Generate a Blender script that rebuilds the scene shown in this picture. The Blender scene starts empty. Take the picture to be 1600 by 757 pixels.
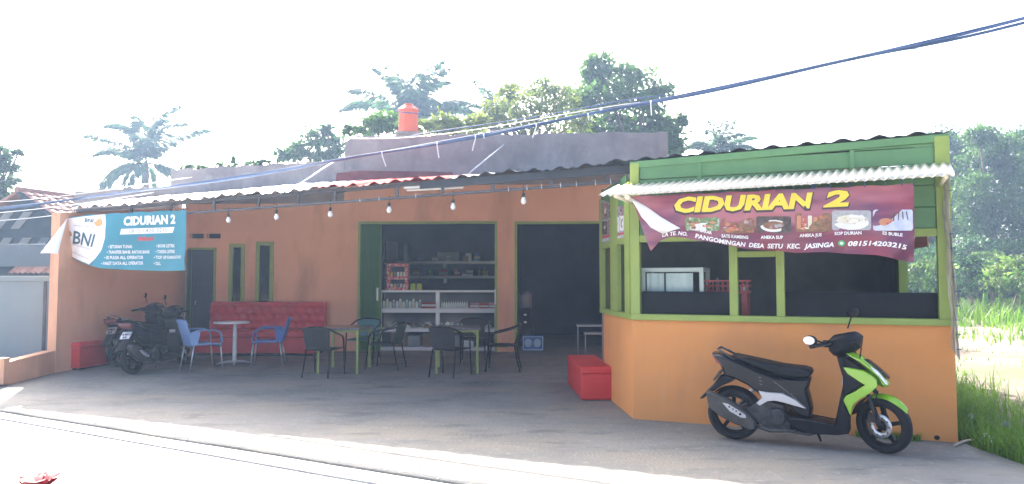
import bpy, bmesh, math, random
import numpy as np
from mathutils import Vector, Matrix
R = math.radians
random.seed(7); rng = np.random.default_rng(7)
sc = bpy.context.scene
COL = sc.collection

# ---------------------------------------------------------------- camera, sky, sun, exposure
FPX, CAMZ, PITCH = 1164.0, 1.5, R(3.05)
cam_d = bpy.data.cameras.new('camera'); cam = bpy.data.objects.new('camera', cam_d); COL.objects.link(cam)
cam.location = (0, 0, CAMZ); cam.rotation_euler = (R(90) + PITCH, 0, 0)
cam_d.sensor_width = 36; cam_d.lens = FPX / 1600 * 36; cam_d.clip_start = 0.05; cam_d.clip_end = 3000
sc.camera = cam
SUN_OFF = Vector((0.50, -1.20, -1.0))                       # how light travels, per metre of height
SUN_EL = math.atan2(1, math.hypot(0.5, 1.2)); SUN_AZ = math.atan2(-0.5, 1.2)   # azimuth from +Y towards +X
w = bpy.data.worlds.new('World'); sc.world = w; w.use_nodes = True
nt = w.node_tree; bg = nt.nodes['Background']
sky = nt.nodes.new('ShaderNodeTexSky'); sky.sky_type = 'NISHITA'; sky.sun_disc = False
sky.sun_elevation = SUN_EL; sky.sun_rotation = SUN_AZ; sky.air_density = 0.55; sky.dust_density = 7.0; sky.ozone_density = 0.4
nt.links.new(sky.outputs[0], bg.inputs[0]); bg.inputs[1].default_value = 0.15
sun_d = bpy.data.lights.new('sun', 'SUN'); sun_d.energy = 4.0; sun_d.angle = R(0.55); sun_d.color = (1, .95, .87)
sun = bpy.data.objects.new('sun', sun_d); COL.objects.link(sun)
sun.rotation_euler = SUN_OFF.to_track_quat('-Z', 'Y').to_euler()
sc.view_settings.view_transform = 'Standard'; sc.view_settings.look = 'None'
sc.view_settings.gamma = 1; sc.view_settings.exposure = 2.5
sc.cycles.max_bounces = 8; sc.cycles.transparent_max_bounces = 12; sc.cycles.diffuse_bounces = 5
sc.cycles.volume_bounces = 0
sc.cycles.use_denoising = True

# ---------------------------------------------------------------- pixel -> place
def ray(px, py):
    x = (px - 800) / FPX; y = (378.5 - py) / FPX
    c, s = math.cos(PITCH), math.sin(PITCH)
    return Vector((x, c - y * s, s + y * c))
CAMP = Vector((0, 0, CAMZ))
def at(px, py, d):
    r = ray(px, py); return CAMP + r * (d / r.y)
def gz(y): return max(0.0, 0.02 * (y - 10))                  # the terrace rises a little towards the shop
def gnd(px, py, z=None):
    r = ray(px, py); zz = 0.0 if z is None else z
    for _ in range(6):
        p = CAMP + r * ((zz - CAMZ) / r.z)
        if z is None: zz = gz(p.y)
    return p
class Frame:
    """a vertical plane: x along a->b, y away from the camera, z up"""
    def __init__(s, a, b):
        s.o = Vector((a[0], a[1], 0)); d = Vector((b[0] - a[0], b[1] - a[1], 0)); s.L = d.length
        s.x = d.normalized(); s.y = Vector((-s.x.y, s.x.x, 0)); s.rot = math.atan2(d.y, d.x)
    def loc(s, p):
        q = Vector(p) - s.o; return Vector((q.dot(s.x), q.dot(s.y), p[2]))
    def world(s, u, v, z): return s.o + s.x * u + s.y * v + Vector((0, 0, z))
    def uz(s, px, py, off=0.0):
        r = ray(px, py); t = (off - (CAMP - s.o).dot(s.y)) / r.dot(s.y)
        q = s.loc(CAMP + r * t); return q.x, q.z

# ---------------------------------------------------------------- materials
def mat(name, col, rough=.6, metal=0.0, var=.15, scale=3.0, bump=0.0, bscale=60.0, col2=None, spec=.5, detail=6, stretch=None, coat=0.0, island=0.0, emit=None):
    m = bpy.data.materials.new(name); m.use_nodes = True; t = m.node_tree; N = t.nodes; Lk = t.links
    b = N['Principled BSDF']; b.inputs['Roughness'].default_value = rough; b.inputs['Metallic'].default_value = metal
    b.inputs['Specular IOR Level'].default_value = spec; b.inputs['Coat Weight'].default_value = coat
    tc = N.new('ShaderNodeTexCoord'); src = tc.outputs['Object']
    if stretch:
        mp = N.new('ShaderNodeMapping'); mp.inputs['Scale'].default_value = stretch; Lk.new(src, mp.inputs[0]); src = mp.outputs[0]
    n = N.new('ShaderNodeTexNoise'); n.inputs['Scale'].default_value = scale; n.inputs['Detail'].default_value = detail; n.inputs['Roughness'].default_value = .62
    Lk.new(src, n.inputs['Vector'])
    r = N.new('ShaderNodeValToRGB'); r.color_ramp.elements[0].position = .32; r.color_ramp.elements[1].position = .68
    c2 = col2 if col2 else tuple(min(1, c * (1 + var)) for c in col)
    c1 = col if col2 else tuple(c * (1 - var) for c in col)
    r.color_ramp.elements[0].color = (*c1, 1); r.color_ramp.elements[1].color = (*c2, 1)
    Lk.new(n.outputs['Fac'], r.inputs[0]); out = r.outputs[0]
    if island:
        g = N.new('ShaderNodeNewGeometry'); mr = N.new('ShaderNodeMapRange'); mr.inputs[3].default_value = 1 - island; mr.inputs[4].default_value = 1 + island
        Lk.new(g.outputs['Random Per Island'], mr.inputs[0])
        hs = N.new('ShaderNodeHueSaturation'); Lk.new(mr.outputs[0], hs.inputs['Value']); Lk.new(out, hs.inputs['Color']); out = hs.outputs[0]
    Lk.new(out, b.inputs['Base Color'])
    if bump:
        n2 = N.new('ShaderNodeTexNoise'); n2.inputs['Scale'].default_value = bscale; n2.inputs['Detail'].default_value = 5; Lk.new(src, n2.inputs['Vector'])
        bp = N.new('ShaderNodeBump'); bp.inputs['Strength'].default_value = bump; bp.inputs['Distance'].default_value = .02
        Lk.new(n2.outputs['Fac'], bp.inputs['Height']); Lk.new(bp.outputs[0], b.inputs['Normal'])
    m['out'] = 1
    return m
def layer(m, col, scale, lo, hi, stretch=None, fac=1.0, detail=8):
    """a second layer of dirt, wear, print or painted sheen mixed over the base colour"""
    t = m.node_tree; N = t.nodes; Lk = t.links; b = N['Principled BSDF']
    old = b.inputs['Base Color'].links[0].from_socket
    tc = N.new('ShaderNodeTexCoord'); src = tc.outputs['Object']
    if stretch:
        mp = N.new('ShaderNodeMapping'); mp.inputs['Scale'].default_value = stretch; Lk.new(src, mp.inputs[0]); src = mp.outputs[0]
    n = N.new('ShaderNodeTexNoise'); n.inputs['Scale'].default_value = scale; n.inputs['Detail'].default_value = detail; n.inputs['Roughness'].default_value = .6
    Lk.new(src, n.inputs['Vector'])
    mr = N.new('ShaderNodeMapRange'); mr.inputs[1].default_value = lo; mr.inputs[2].default_value = hi; mr.inputs[4].default_value = fac; Lk.new(n.outputs['Fac'], mr.inputs[0])
    mx = N.new('ShaderNodeMix'); mx.data_type = 'RGBA'; Lk.new(mr.outputs[0], mx.inputs[0]); Lk.new(old, mx.inputs[6]); mx.inputs[7].default_value = (*col, 1)
    Lk.new(mx.outputs[2], b.inputs['Base Color']); return m
def leafmat(name, col, col2, tr=.35):
    m = mat(name, col, .55, 0, col2=col2, scale=.9, detail=3, spec=.25, island=.22)
    t = m.node_tree; N = t.nodes; b = N['Principled BSDF']
    tl = N.new('ShaderNodeBsdfTranslucent'); mx = N.new('ShaderNodeMixShader'); mx.inputs[0].default_value = tr
    hs = N.new('ShaderNodeHueSaturation'); hs.inputs['Value'].default_value = 1.5
    t.links.new(b.inputs['Base Color'].links[0].from_socket, hs.inputs['Color']); t.links.new(hs.outputs[0], tl.inputs[0])
    t.links.new(b.outputs[0], mx.inputs[1]); t.links.new(tl.outputs[0], mx.inputs[2]); t.links.new(mx.outputs[0], N['Material Output'].inputs[0])
    return m
def glass(name, tint, refl=.09, alpha=.9):
    """thin window glass: clear or tinted pane plus a mirror coat"""
    m = bpy.data.materials.new(name); m.use_nodes = True; t = m.node_tree; N = t.nodes; N.remove(N['Principled BSDF'])
    tr = N.new('ShaderNodeBsdfTransparent'); tr.inputs[0].default_value = (*tint, 1)
    gl = N.new('ShaderNodeBsdfGlossy'); gl.inputs['Roughness'].default_value = .03
    fr = N.new('ShaderNodeFresnel'); fr.inputs[0].default_value = 1.45
    ad = N.new('ShaderNodeMath'); ad.operation = 'MULTIPLY'; ad.inputs[1].default_value = refl / .04
    mx = N.new('ShaderNodeMixShader'); t.links.new(fr.outputs[0], ad.inputs[0]); t.links.new(ad.outputs[0], mx.inputs[0])
    t.links.new(tr.outputs[0], mx.inputs[1]); t.links.new(gl.outputs[0], mx.inputs[2]); t.links.new(mx.outputs[0], N['Material Output'].inputs[0])
    return m
M = {}
def setup_materials():
    M['orange'] = layer(layer(mat('orange_paint', (.69, .285, .078), .75, var=.05, scale=1.2, bump=.12, bscale=90), (.44, .21, .1), 1.6, .52, .75, (1, 1, .3), .5), (.74, .4, .2), 5, .58, .8, (1, 1, .2), .25)
    M['orange2'] = layer(layer(mat('veiled_orange_paint', (.80, .425, .245), .8, var=.06, scale=.8, bump=.15, bscale=70), (.36, .19, .13), 1.3, .52, .75, (1, 1, .3), .55), (.82, .47, .29), 4, .6, .8, None, .35)  # same orange as the kiosk, with pale glare put into the colour
    M['plaster'] = layer(layer(mat('grey_plaster', (.29, .26, .245), .9, var=.2, scale=1.1, bump=.3, bscale=25), (.15, .13, .14), 1.4, .5, .72, (1, 1, .5), .8), (.40, .37, .35), 3.5, .56, .75, None, .6)
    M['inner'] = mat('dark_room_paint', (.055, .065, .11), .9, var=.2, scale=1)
    M['concrete'] = layer(layer(layer(layer(mat('terrace_concrete', (.18, .18, .165), .85, var=.18, scale=.8, bump=.4, bscale=35), (.245, .225, .18), .5, .46, .64, (1, 1.8, 1), .85), (.085, .088, .09), 1.3, .54, .70, (1, 2.2, 1), .75), (.32, .30, .26), 12, .56, .70, None, .6), (.09, .085, .08), 30, .68, .74, None, .6)
    t = M['concrete'].node_tree; N = t.nodes; b = N['Principled BSDF']; old = b.inputs['Base Color'].links[0].from_socket      # cracks
    tc = N.new('ShaderNodeTexCoord'); nz = N.new('ShaderNodeTexNoise'); nz.inputs['Scale'].default_value = 2.2; va = N.new('ShaderNodeVectorMath'); va.operation = 'MULTIPLY_ADD'; va.inputs[1].default_value = (.35, .35, .35)
    t.links.new(tc.outputs['Object'], nz.inputs['Vector']); t.links.new(nz.outputs['Color'], va.inputs[0]); t.links.new(tc.outputs['Object'], va.inputs[2])
    vo = N.new('ShaderNodeTexVoronoi'); vo.feature = 'DISTANCE_TO_EDGE'; vo.inputs['Scale'].default_value = .3; t.links.new(va.outputs[0], vo.inputs['Vector'])
    mr = N.new('ShaderNodeMapRange'); mr.inputs[1].default_value = 0.001; mr.inputs[2].default_value = .006; mr.inputs[3].default_value = .10; mr.inputs[4].default_value = 0; t.links.new(vo.outputs[0], mr.inputs[0])
    mx = N.new('ShaderNodeMix'); mx.data_type = 'RGBA'; t.links.new(mr.outputs[0], mx.inputs[0]); t.links.new(old, mx.inputs[6]); mx.inputs[7].default_value = (.07, .065, .06, 1); t.links.new(mx.outputs[2], b.inputs['Base Color'])
    M['road'] = layer(mat('road_concrete', (.42, .41, .39), .85, var=.1, scale=.5, bump=.3, bscale=40), (.3, .29, .28), 2.2, .6, .8, None, .4)
    M['soil'] = layer(layer(mat('dry_soil', (.115, .095, .065), .95, var=.3, scale=.5, bump=.6, bscale=8), (.07, .095, .025), .35, .5, .62, None, .8), (.155, .135, .10), 2.0, .55, .75, None, .6)
    M['green'] = mat('green_paint', (.26, .345, .07), .5, var=.12, scale=2.5, bump=.06, bscale=30)
    M['plank'] = layer(mat('green_board_paint', (.105, .245, .095), .55, var=.14, scale=1.5, bump=.08, bscale=30), (.075, .18, .08), 3, .55, .75, (.3, 1, 2), .5)
    M['shutter'] = mat('shutter_green', (.12, .34, .085), .45, var=.15, scale=2)
    M['dgreen'] = mat('door_dark_green', (.03, .09, .06), .5, var=.2)
    M['navy'] = mat('door_dark_blue', (.02, .03, .07), .4, var=.2)
    M['black'] = mat('black_plastic', (.006, .007, .011), .5, var=.2, scale=8, spec=.2)
    M['blackgloss'] = mat('black_gloss_paint', (.004, .006, .012), .3, var=.1, coat=.0, spec=.3)
    M['rubber'] = mat('tyre_rubber', (.010, .010, .012), .85, var=.25, scale=20, bump=.2)
    M['lime'] = mat('lime_paint', (.22, .46, .018), .25, var=.05, coat=.5)
    M['silver'] = mat('silver_paint', (.5, .51, .53), .35, .3, var=.05)
    M['steel'] = mat('brushed_steel', (.55, .56, .58), .35, .8, var=.1)
    M['engine'] = mat('dirty_engine_metal', (.06, .06, .065), .55, .5, var=.4, scale=20, bump=.3)
    M['muffler'] = mat('muffler_grey', (.07, .068, .066), .5, .5, var=.25, scale=10)
    M['redlens'] = mat('red_lens', (.22, .015, .02), .15, var=.1)
    M['dimlens'] = mat('dim_red_lens', (.14, .03, .035), .2, var=.1)
    M['lens'] = mat('clear_lens', (.7, .72, .72), .08, var=.1)
    M['mirror'] = mat('mirror_face', (.8, .8, .78), .05, 1.0, var=.02)
    M['plate'] = mat('plate_black', (.02, .02, .02), .4); M['ptext'] = mat('plate_digits', (.75, .75, .73), .5)
    M['red'] = layer(mat('red_vinyl', (.58, .022, .035), .38, var=.12, scale=3, bump=.05), (.42, .014, .024), 2, .5, .8, None, .5)
    M['redbox'] = layer(mat('red_box_vinyl', (.66, .03, .026), .42, var=.1, scale=2, bump=.08, bscale=20), (.36, .012, .014), 2.5, .55, .8, None, .4)
    M['button'] = mat('tuft_button', (.6, .2, .25), .3)
    M['blue'] = mat('blue_chair_plastic', (.17, .28, .5), .42, var=.06, scale=2)
    M['blue2'] = mat('dark_blue_chair_plastic', (.06, .13, .36), .42, var=.06, scale=2)
    M['white'] = mat('white_paint', (.72, .72, .70), .5, var=.06)
    M['cream'] = layer(mat('cream_sheet', (.82, .76, .60), .5, var=.05, scale=2), (.55, .5, .38), 6, .6, .8, (1, .2, 1), .4)
    M['alu'] = mat('white_aluminium', (.68, .69, .68), .35, .1, var=.05)
    M['granite'] = layer(mat('granite_top', (.12, .115, .12), .25, var=.4, scale=60), (.5, .48, .47), 90, .6, .66, None, .9)
    M['legpaint'] = mat('yellow_green_leg_paint', (.29, .36, .09), .45, var=.08)
    M['wicker'] = mat('black_wicker', (.018, .019, .022), .6, var=.4, scale=60, bump=.8, bscale=120)
    M['wicker2'] = mat('dark_green_wicker', (.025, .05, .045), .6, var=.4, scale=60, bump=.8, bscale=120)
    M['wicker3'] = mat('teal_wicker', (.05, .17, .17), .6, var=.3, scale=60, bump=.8, bscale=120)
    M['roofred'] = mat('red_roof_paint', (.34, .016, .014), .85, .0, spec=.1, var=.18, scale=1.5)
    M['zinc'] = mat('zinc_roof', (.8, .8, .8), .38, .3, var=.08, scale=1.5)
    M['roofdark'] = mat('dark_roof_edge', (.035, .045, .06), .55, var=.2)
    M['beam'] = mat('painted_steel_beam', (.075, .075, .085), .6, var=.25, scale=3)
    M['grime'] = mat('blue_grey_wall', (.13, .16, .18), .8, var=.12, scale=1.2, bump=.2, bscale=30)
    M['gate'] = layer(mat('pale_gate_paint', (.22, .26, .265), .6, var=.07, scale=1), (.2, .23, .24), 2, .55, .8, (1, 1, .3), .5)
    M['tile'] = mat('clay_tile', (.30, .15, .11), .7, col2=(.36, .22, .18), scale=6, island=.3)
    M['house'] = mat('neighbour_paint', (.05, .07, .085), .8, var=.15); M['gable'] = mat('gable_strip', (.22, .23, .22), .7, var=.15)
    M['tank'] = layer(mat('orange_tank_plastic', (.72, .14, .06), .45, var=.08), (.5, .09, .04), 3, .5, .75, None, .5)
    M['bulb'] = mat('bulb_white', (.86, .86, .83), .25, var=.02); M['socket'] = mat('bulb_socket', (.02, .02, .02), .5)
    M['cable'] = mat('cable_black', (.05, .10, .22), .55, var=.2); M['tie'] = mat('white_tie', (.7, .7, .72), .5)  # cable colour carries the blue veil of sky glare
    M['glass'] = glass('window_glass', (.9, .93, .92), .004); M['caseglass'] = glass('case_glass', (.95, .97, .97), .012)
    M['smoke'] = glass('dark_window_glass', (.10, .12, .15), .035)
    M['panelblack'] = mat('dark_panel', (.006, .008, .016), .5, var=.4, scale=5, spec=.2)
    M['kioskin'] = mat('kiosk_inner_wall', (.17, .155, .15), .8, var=.2, scale=1.5)
    M['pink'] = mat('pink_rack_plastic', (.62, .12, .13), .45, var=.08); M['cloth'] = mat('pale_sheet', (.9, .92, .92), .7, var=.08, scale=3)
    M['leaf'] = leafmat('tree_leaf', (.035, .09, .015), (.07, .15, .02)); M['leafd'] = leafmat('dark_tree_leaf', (.022, .065, .02), (.045, .11, .025))
    M['leafy'] = leafmat('yellow_green_leaf', (.09, .14, .025), (.16, .2, .04)); M['palm'] = leafmat('palm_leaf', (.025, .08, .03), (.05, .13, .035))
    M['banana'] = leafmat('banana_leaf', (.1, .22, .03), (.2, .33, .05), .45)
    M['bark'] = mat('bark', (.13, .10, .075), .9, var=.35, scale=8, bump=.6, bscale=20)
    M['grass'] = leafmat('grass_blade', (.075, .165, .02), (.15, .26, .035), .45); M['fieldgrass'] = leafmat('field_grass', (.06, .15, .012), (.12, .20, .02), .4)
    M['bush'] = leafmat('field_bush', (.045, .10, .02), (.10, .16, .03), .35)
    m = M['plastic'] = mat('plastic_film', (.45, .42, .35), .35, var=.25, scale=6); t = m.node_tree; tr = t.nodes.new('ShaderNodeBsdfTransparent'); mx = t.nodes.new('ShaderNodeMixShader'); mx.inputs[0].default_value = .72
    t.links.new(tr.outputs[0], mx.inputs[1]); t.links.new(t.nodes['Principled BSDF'].outputs[0], mx.inputs[2]); t.links.new(mx.outputs[0], t.nodes['Material Output'].inputs[0])
    M['stick'] = mat('dry_stick', (.4, .35, .28), .8); M['flower'] = mat('red_petal', (.32, .012, .02), .5, var=.2)

# ---------------------------------------------------------------- mesh building
class MB:
    def __init__(s): s.v = []; s.f = []; s.mi = []; s.sm = []
    def add(s, V, F, m=0, smooth=False):
        b = len(s.v); s.v += [tuple(p) for p in V]
        for f in F: s.f.append(tuple(i + b for i in f)); s.mi.append(m); s.sm.append(smooth)
        return s
    def box(s, c, d, rot=None, m=0):
        V = []
        for x in (-.5, .5):
            for y in (-.5, .5):
                for z in (-.5, .5):
                    p = Vector((x * d[0], y * d[1], z * d[2]))
                    if rot is not None: p = rot @ p
                    V.append(p + Vector(c))
        return s.add(V, [(0, 1, 3, 2), (4, 6, 7, 5), (0, 4, 5, 1), (2, 3, 7, 6), (0, 2, 6, 4), (1, 5, 7, 3)], m)
    def bx(s, x0, x1, y0, y1, z0, z1, m=0): return s.box(((x0 + x1) / 2, (y0 + y1) / 2, (z0 + z1) / 2), (abs(x1 - x0), abs(y1 - y0), abs(z1 - z0)), None, m)
    def tube(s, P, r, n=8, m=0, cap=True, flat=1.0):
        P = [Vector(p) for p in P]; k = len(P); rr = r if isinstance(r, (list, tuple)) else [r] * k
        V = []; up = None
        for i in range(k):
            t = (P[min(i + 1, k - 1)] - P[max(i - 1, 0)]).normalized()
            if up is None: up = Vector((0, 0, 1)) if abs(t.z) < .9 else Vector((1, 0, 0))
            a = t.cross(up)
            if a.length < 1e-4: a = t.orthogonal()
            a.normalize(); b = a.cross(t).normalized(); up = b
            for j in range(n):
                w_ = 2 * math.pi * j / n; V.append(P[i] + a * (math.cos(w_) * rr[i]) + b * (math.sin(w_) * rr[i] * flat))
        F = [(i * n + j, i * n + (j + 1) % n, (i + 1) * n + (j + 1) % n, (i + 1) * n + j) for i in range(k - 1) for j in range(n)]
        s.add(V, F, m, True)
        if cap: s.add(V[:n], [tuple(range(n - 1, -1, -1))], m); s.add(V[-n:], [tuple(range(n))], m)
        return s
    def lathe(s, prof, n=20, o=(0, 0, 0), axis='z', m=0, smooth=True):
        V = []
        for r, z in prof:
            for j in range(n):
                a = 2 * math.pi * j / n; x, y = r * math.cos(a), r * math.sin(a)
                q = (x, y, z) if axis == 'z' else ((x, z, y) if axis == 'y' else (z, x, y))
                V.append(Vector(q) + Vector(o))
        k = len(prof)
        F = [(i * n + j, i * n + (j + 1) % n, (i + 1) * n + (j + 1) % n, (i + 1) * n + j) for i in range(k - 1) for j in range(n)]
        return s.add(V, F, m, smooth)
    def prism(s, poly, y0, y1, m=0):
        """outline in x,z pushed from y0 to y1"""
        n = len(poly); V = [(p[0], y0, p[1]) for p in poly] + [(p[0], y1, p[1]) for p in poly]
        F = [tuple(range(n)), tuple(range(2 * n - 1, n - 1, -1))] + [(i, i + n, (i + 1) % n + n, (i + 1) % n) for i in range(n)]
        return s.add(V, F, m)
    def puff(s, poly, yc, hw, inset=.35, m=0, levels=((-1, .72), (-.72, .93), (0, 1.0), (.72, .93), (1, .72)), smooth=True):
        """outline in x,z as a rounded body of half width hw round y = yc"""
        n = len(poly); P = [Vector((p[0], p[1])) for p in poly]
        area = sum(P[i].x * P[(i + 1) % n].y - P[(i + 1) % n].x * P[i].y for i in range(n)); sg = 1 if area > 0 else -1
        nor = []
        for i in range(n):
            e1 = (P[i] - P[i - 1]).normalized(); e2 = (P[(i + 1) % n] - P[i]).normalized()
            q = Vector((-(e1.y + e2.y), e1.x + e2.x)) * sg
            nor.append(q.normalized() if q.length > 1e-6 else q)
        V = []
        for lv, sc_ in levels:
            d = (1 - sc_) * inset
            for i in range(n): q = P[i] + nor[i] * d; V.append((q.x, yc + lv * hw, q.y))
        k = len(levels)
        F = [(a * n + i, (a + 1) * n + i, (a + 1) * n + (i + 1) % n, a * n + (i + 1) % n) for a in range(k - 1) for i in range(n)]
        s.add(V, F, m, smooth); s.add(V[:n], [tuple(range(n))], m); s.add(V[-n:], [tuple(range(n - 1, -1, -1))], m)
        return s
    def sphere(s, c, r, n=12, k=8, m=0):
        if not isinstance(r, (tuple, list)): r = (r, r, r)
        V = []
        for i in range(k + 1):
            a = math.pi * i / k
            for j in range(n):
                b = 2 * math.pi * j / n; V.append((c[0] + r[0] * math.sin(a) * math.cos(b), c[1] + r[1] * math.sin(a) * math.sin(b), c[2] + r[2] * math.cos(a)))
        F = [(i * n + j, i * n + (j + 1) % n, (i + 1) * n + (j + 1) % n, (i + 1) * n + j) for i in range(k) for j in range(n)]
        return s.add(V, F, m, True)
    def grid(s, fn, nu, nv, m=0, smooth=True, thick=0.0, both=False):
        V = [fn(i / nu, j / nv) for j in range(nv + 1) for i in range(nu + 1)]
        F = [(j * (nu + 1) + i, j * (nu + 1) + i + 1, (j + 1) * (nu + 1) + i + 1, (j + 1) * (nu + 1) + i) for j in range(nv) for i in range(nu)]
        return s.add(V, F, m, smooth)
    def build(s, name, mats, parent=None, bevel=0.0, seg=2, clean=True, solid=0.0):
        me = bpy.data.meshes.new(name); me.from_pydata(s.v, [], s.f)
        if not isinstance(mats, (list, tuple)): mats = [mats]
        for x in mats: me.materials.append(x)
        me.polygons.foreach_set('material_index', s.mi); me.polygons.foreach_set('use_smooth', s.sm)
        if clean or bevel or solid:
            bm = bmesh.new(); bm.from_mesh(me)
            bmesh.ops.remove_doubles(bm, verts=bm.verts, dist=1e-5)
            if solid: bmesh.ops.solidify(bm, geom=bm.faces[:], thickness=solid)
            bmesh.ops.recalc_face_normals(bm, faces=bm.faces)
            if bevel:
                ed = [e for e in bm.edges if len(e.link_faces) == 2 and e.calc_face_angle(0) > R(35)]
                bmesh.ops.bevel(bm, geom=ed, offset=bevel, segments=seg, profile=.6, affect='EDGES', clamp_overlap=True)
            bm.to_mesh(me); bm.free()
        o = bpy.data.objects.new(name, me); COL.objects.link(o)
        if parent is not None: o.parent = parent
        return o
def tag(o, label=None, cat=None, group=None, kind=None):
    if label: o['label'] = label
    if cat: o['category'] = cat
    if group: o['group'] = group
    if kind: o['kind'] = kind
    return o
def thing(name, label, cat, loc=(0, 0, 0), rz=0.0, group=None):
    o = bpy.data.objects.new(name, None); COL.objects.link(o); o.empty_display_size = .2
    o.location = loc; o.rotation_euler = (0, 0, rz); return tag(o, label, cat, group)
def copy_tree(o, parent=None):
    c = o.copy(); COL.objects.link(c); c.parent = parent
    for ch in list(o.children): copy_tree(ch, c)
    return c
def share(o, name=None, loc=None, parent=None):
    c = o.copy(); COL.objects.link(c)
    if loc is not None: c.location = loc
    c.parent = parent if parent is not None else o.parent
    return c
def np_mesh(name, V, F, m, parent=None, smooth=False):
    """V (n,3), F (k,4) arrays"""
    me = bpy.data.meshes.new(name); n, k, q = len(V), len(F), F.shape[1]
    me.vertices.add(n); me.vertices.foreach_set('co', np.asarray(V, np.float32).ravel())
    me.loops.add(k * q); me.loops.foreach_set('vertex_index', np.asarray(F, np.int32).ravel())
    me.polygons.add(k); me.polygons.foreach_set('loop_start', np.arange(0, k * q, q, dtype=np.int32))
    if smooth: me.polygons.foreach_set('use_smooth', np.ones(k, bool))
    me.materials.append(m); me.update(calc_edges=True); me.validate()
    o = bpy.data.objects.new(name, me); COL.objects.link(o)
    if parent is not None: o.parent = parent
    return o
def text_shape(txt, size=1.0, bold=0.0, shear=0.0, space=1.0, align='LEFT'):
    cu = bpy.data.curves.new('t', 'FONT'); cu.body = txt; cu.size = size; cu.offset = bold; cu.shear = shear; cu.space_character = space; cu.align_x = align
    cu.resolution_u = 2
    o = bpy.data.objects.new('t', cu); COL.objects.link(o)
    dg = bpy.context.evaluated_depsgraph_get(); me = bpy.data.meshes.new_from_object(o.evaluated_get(dg))
    V = [tuple(v.co) for v in me.vertices]; F = [tuple(p.vertices) for p in me.polygons]
    bpy.data.objects.remove(o); bpy.data.curves.remove(cu); bpy.data.meshes.remove(me)
    return V, F
def lettering(mb, txt, fn, u, v, h, wid, off, bold=.02, shear=0.0, m=0, space=1.0):
    """text fitted into u..u+wid wide, h high, baseline v, laid on the surface fn(u, v, offset)"""
    V, F = text_shape(txt, 1.0, bold, shear, space)
    if not V: return
    x0 = min(p[0] for p in V); x1 = max(p[0] for p in V); y1 = .73
    mb.add([fn(u + (p[0] - x0) / (x1 - x0) * wid, v + p[1] / y1 * h, off) for p in V], F, m)
setup_materials()
# ================================================================ THE SETTING
def L1y(x): return 6.35 - .56 * (x + 1.64)                    # where the terrace meets the road
def L2y(x): return L1y(x) - (.30 + .012 * max(-8, min(8, x)))
mb = MB(); mb.bx(-900, 900, -60, 1800, -.3, -.10); g0 = mb.build('ground', M['soil']); tag(g0, kind='structure')
xs = np.linspace(-16, 4.2, 61); mb = MB(); rnd = random.Random(3)
jit = [rnd.uniform(-.02, .02) for _ in xs]
rows = np.linspace(0, 1, 15)
def tpt(i, t):
    x = xs[i]; y0 = L1y(x) + jit[i]; y = y0 + (20 - y0) * t ** 1.3
    if t == 0 or True: z = gz(y)
    return (x, y, z)
V = [tpt(i, t) for t in rows for i in range(len(xs))]; n = len(xs)
F = [(j * n + i, j * n + i + 1, (j + 1) * n + i + 1, (j + 1) * n + i) for j in range(len(rows) - 1) for i in range(n - 1)]
mb.add(V, F, 0, True)
low = [(xs[i], L1y(xs[i]) + jit[i] - .012, -.098) for i in range(n)]
mb.add([V[i] for i in range(n)] + low, [(i + 1, i, n + i, n + i + 1) for i in range(n - 1)])
rt = [V[j * n + n - 1] for j in range(len(rows))]
mb.add(rt + [(p[0] + .01, p[1], -.098) for p in rt], [(i, i + 1, len(rt) + i + 1, len(rt) + i) for i in range(len(rt) - 1)])
terr = mb.build('terrace', M['concrete']); tag(terr, kind='structure')
# rounded apron end in front of the kiosk
ap = [gnd(*p, 0) for p in ((1490, 700), (1520, 703), (1545, 712), (1566, 724), (1584, 742), (1592, 760), (1600, 790), (1560, 820), (1440, 800))]
mb = MB(); k = len(ap); mb.add([(p.x, p.y, -.004) for p in ap] + [(p.x * 1.003, p.y, -.098) for p in ap], [tuple(range(k - 1, -1, -1))] + [(i, (i + 1) % k, (i + 1) % k + k, i + k) for i in range(k)])
tag(mb.build('apron', M['concrete']), kind='structure')
mb = MB(); xs2 = np.linspace(-40, 12, 90); rnd = random.Random(5)
a_ = [(x, L1y(x) - .012 + rnd.uniform(-.012, .006), -.014) for x in xs2]; b_ = [(x, L2y(x) + rnd.uniform(-.006, .006), -.018) for x in xs2]
q = len(xs2); mb.add(a_ + b_, [(q + i, q + i + 1, i + 1, i) for i in range(q - 1)]); mb.add(b_ + [(p[0], p[1] - .006, -.095) for p in b_], [(q + i, q + i + 1, i + 1, i) for i in range(q - 1)])
mb.add(a_ + [(p[0], p[1] + .006, -.095) for p in a_], [(i, i + 1, q + i + 1, q + i) for i in range(q - 1)])
tag(mb.build('kerb_strip', M['road']), kind='structure')
mb = MB(); mb.add([(x, L2y(x) - .012, -.034) for x in xs2] + [(x, L2y(x) - 8.5, -.034) for x in xs2], [(q + i, q + i + 1, i + 1, i) for i in range(q - 1)])  # unseen side widened behind the camera to bounce light onto the facade
mb.add([(x, L2y(x) - .012, -.034) for x in xs2] + [(x, L2y(x) - .026, -.095) for x in xs2], [(i, i + 1, q + i + 1, q + i) for i in range(q - 1)])
tag(mb.build('road', M['road']), kind='structure')

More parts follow.
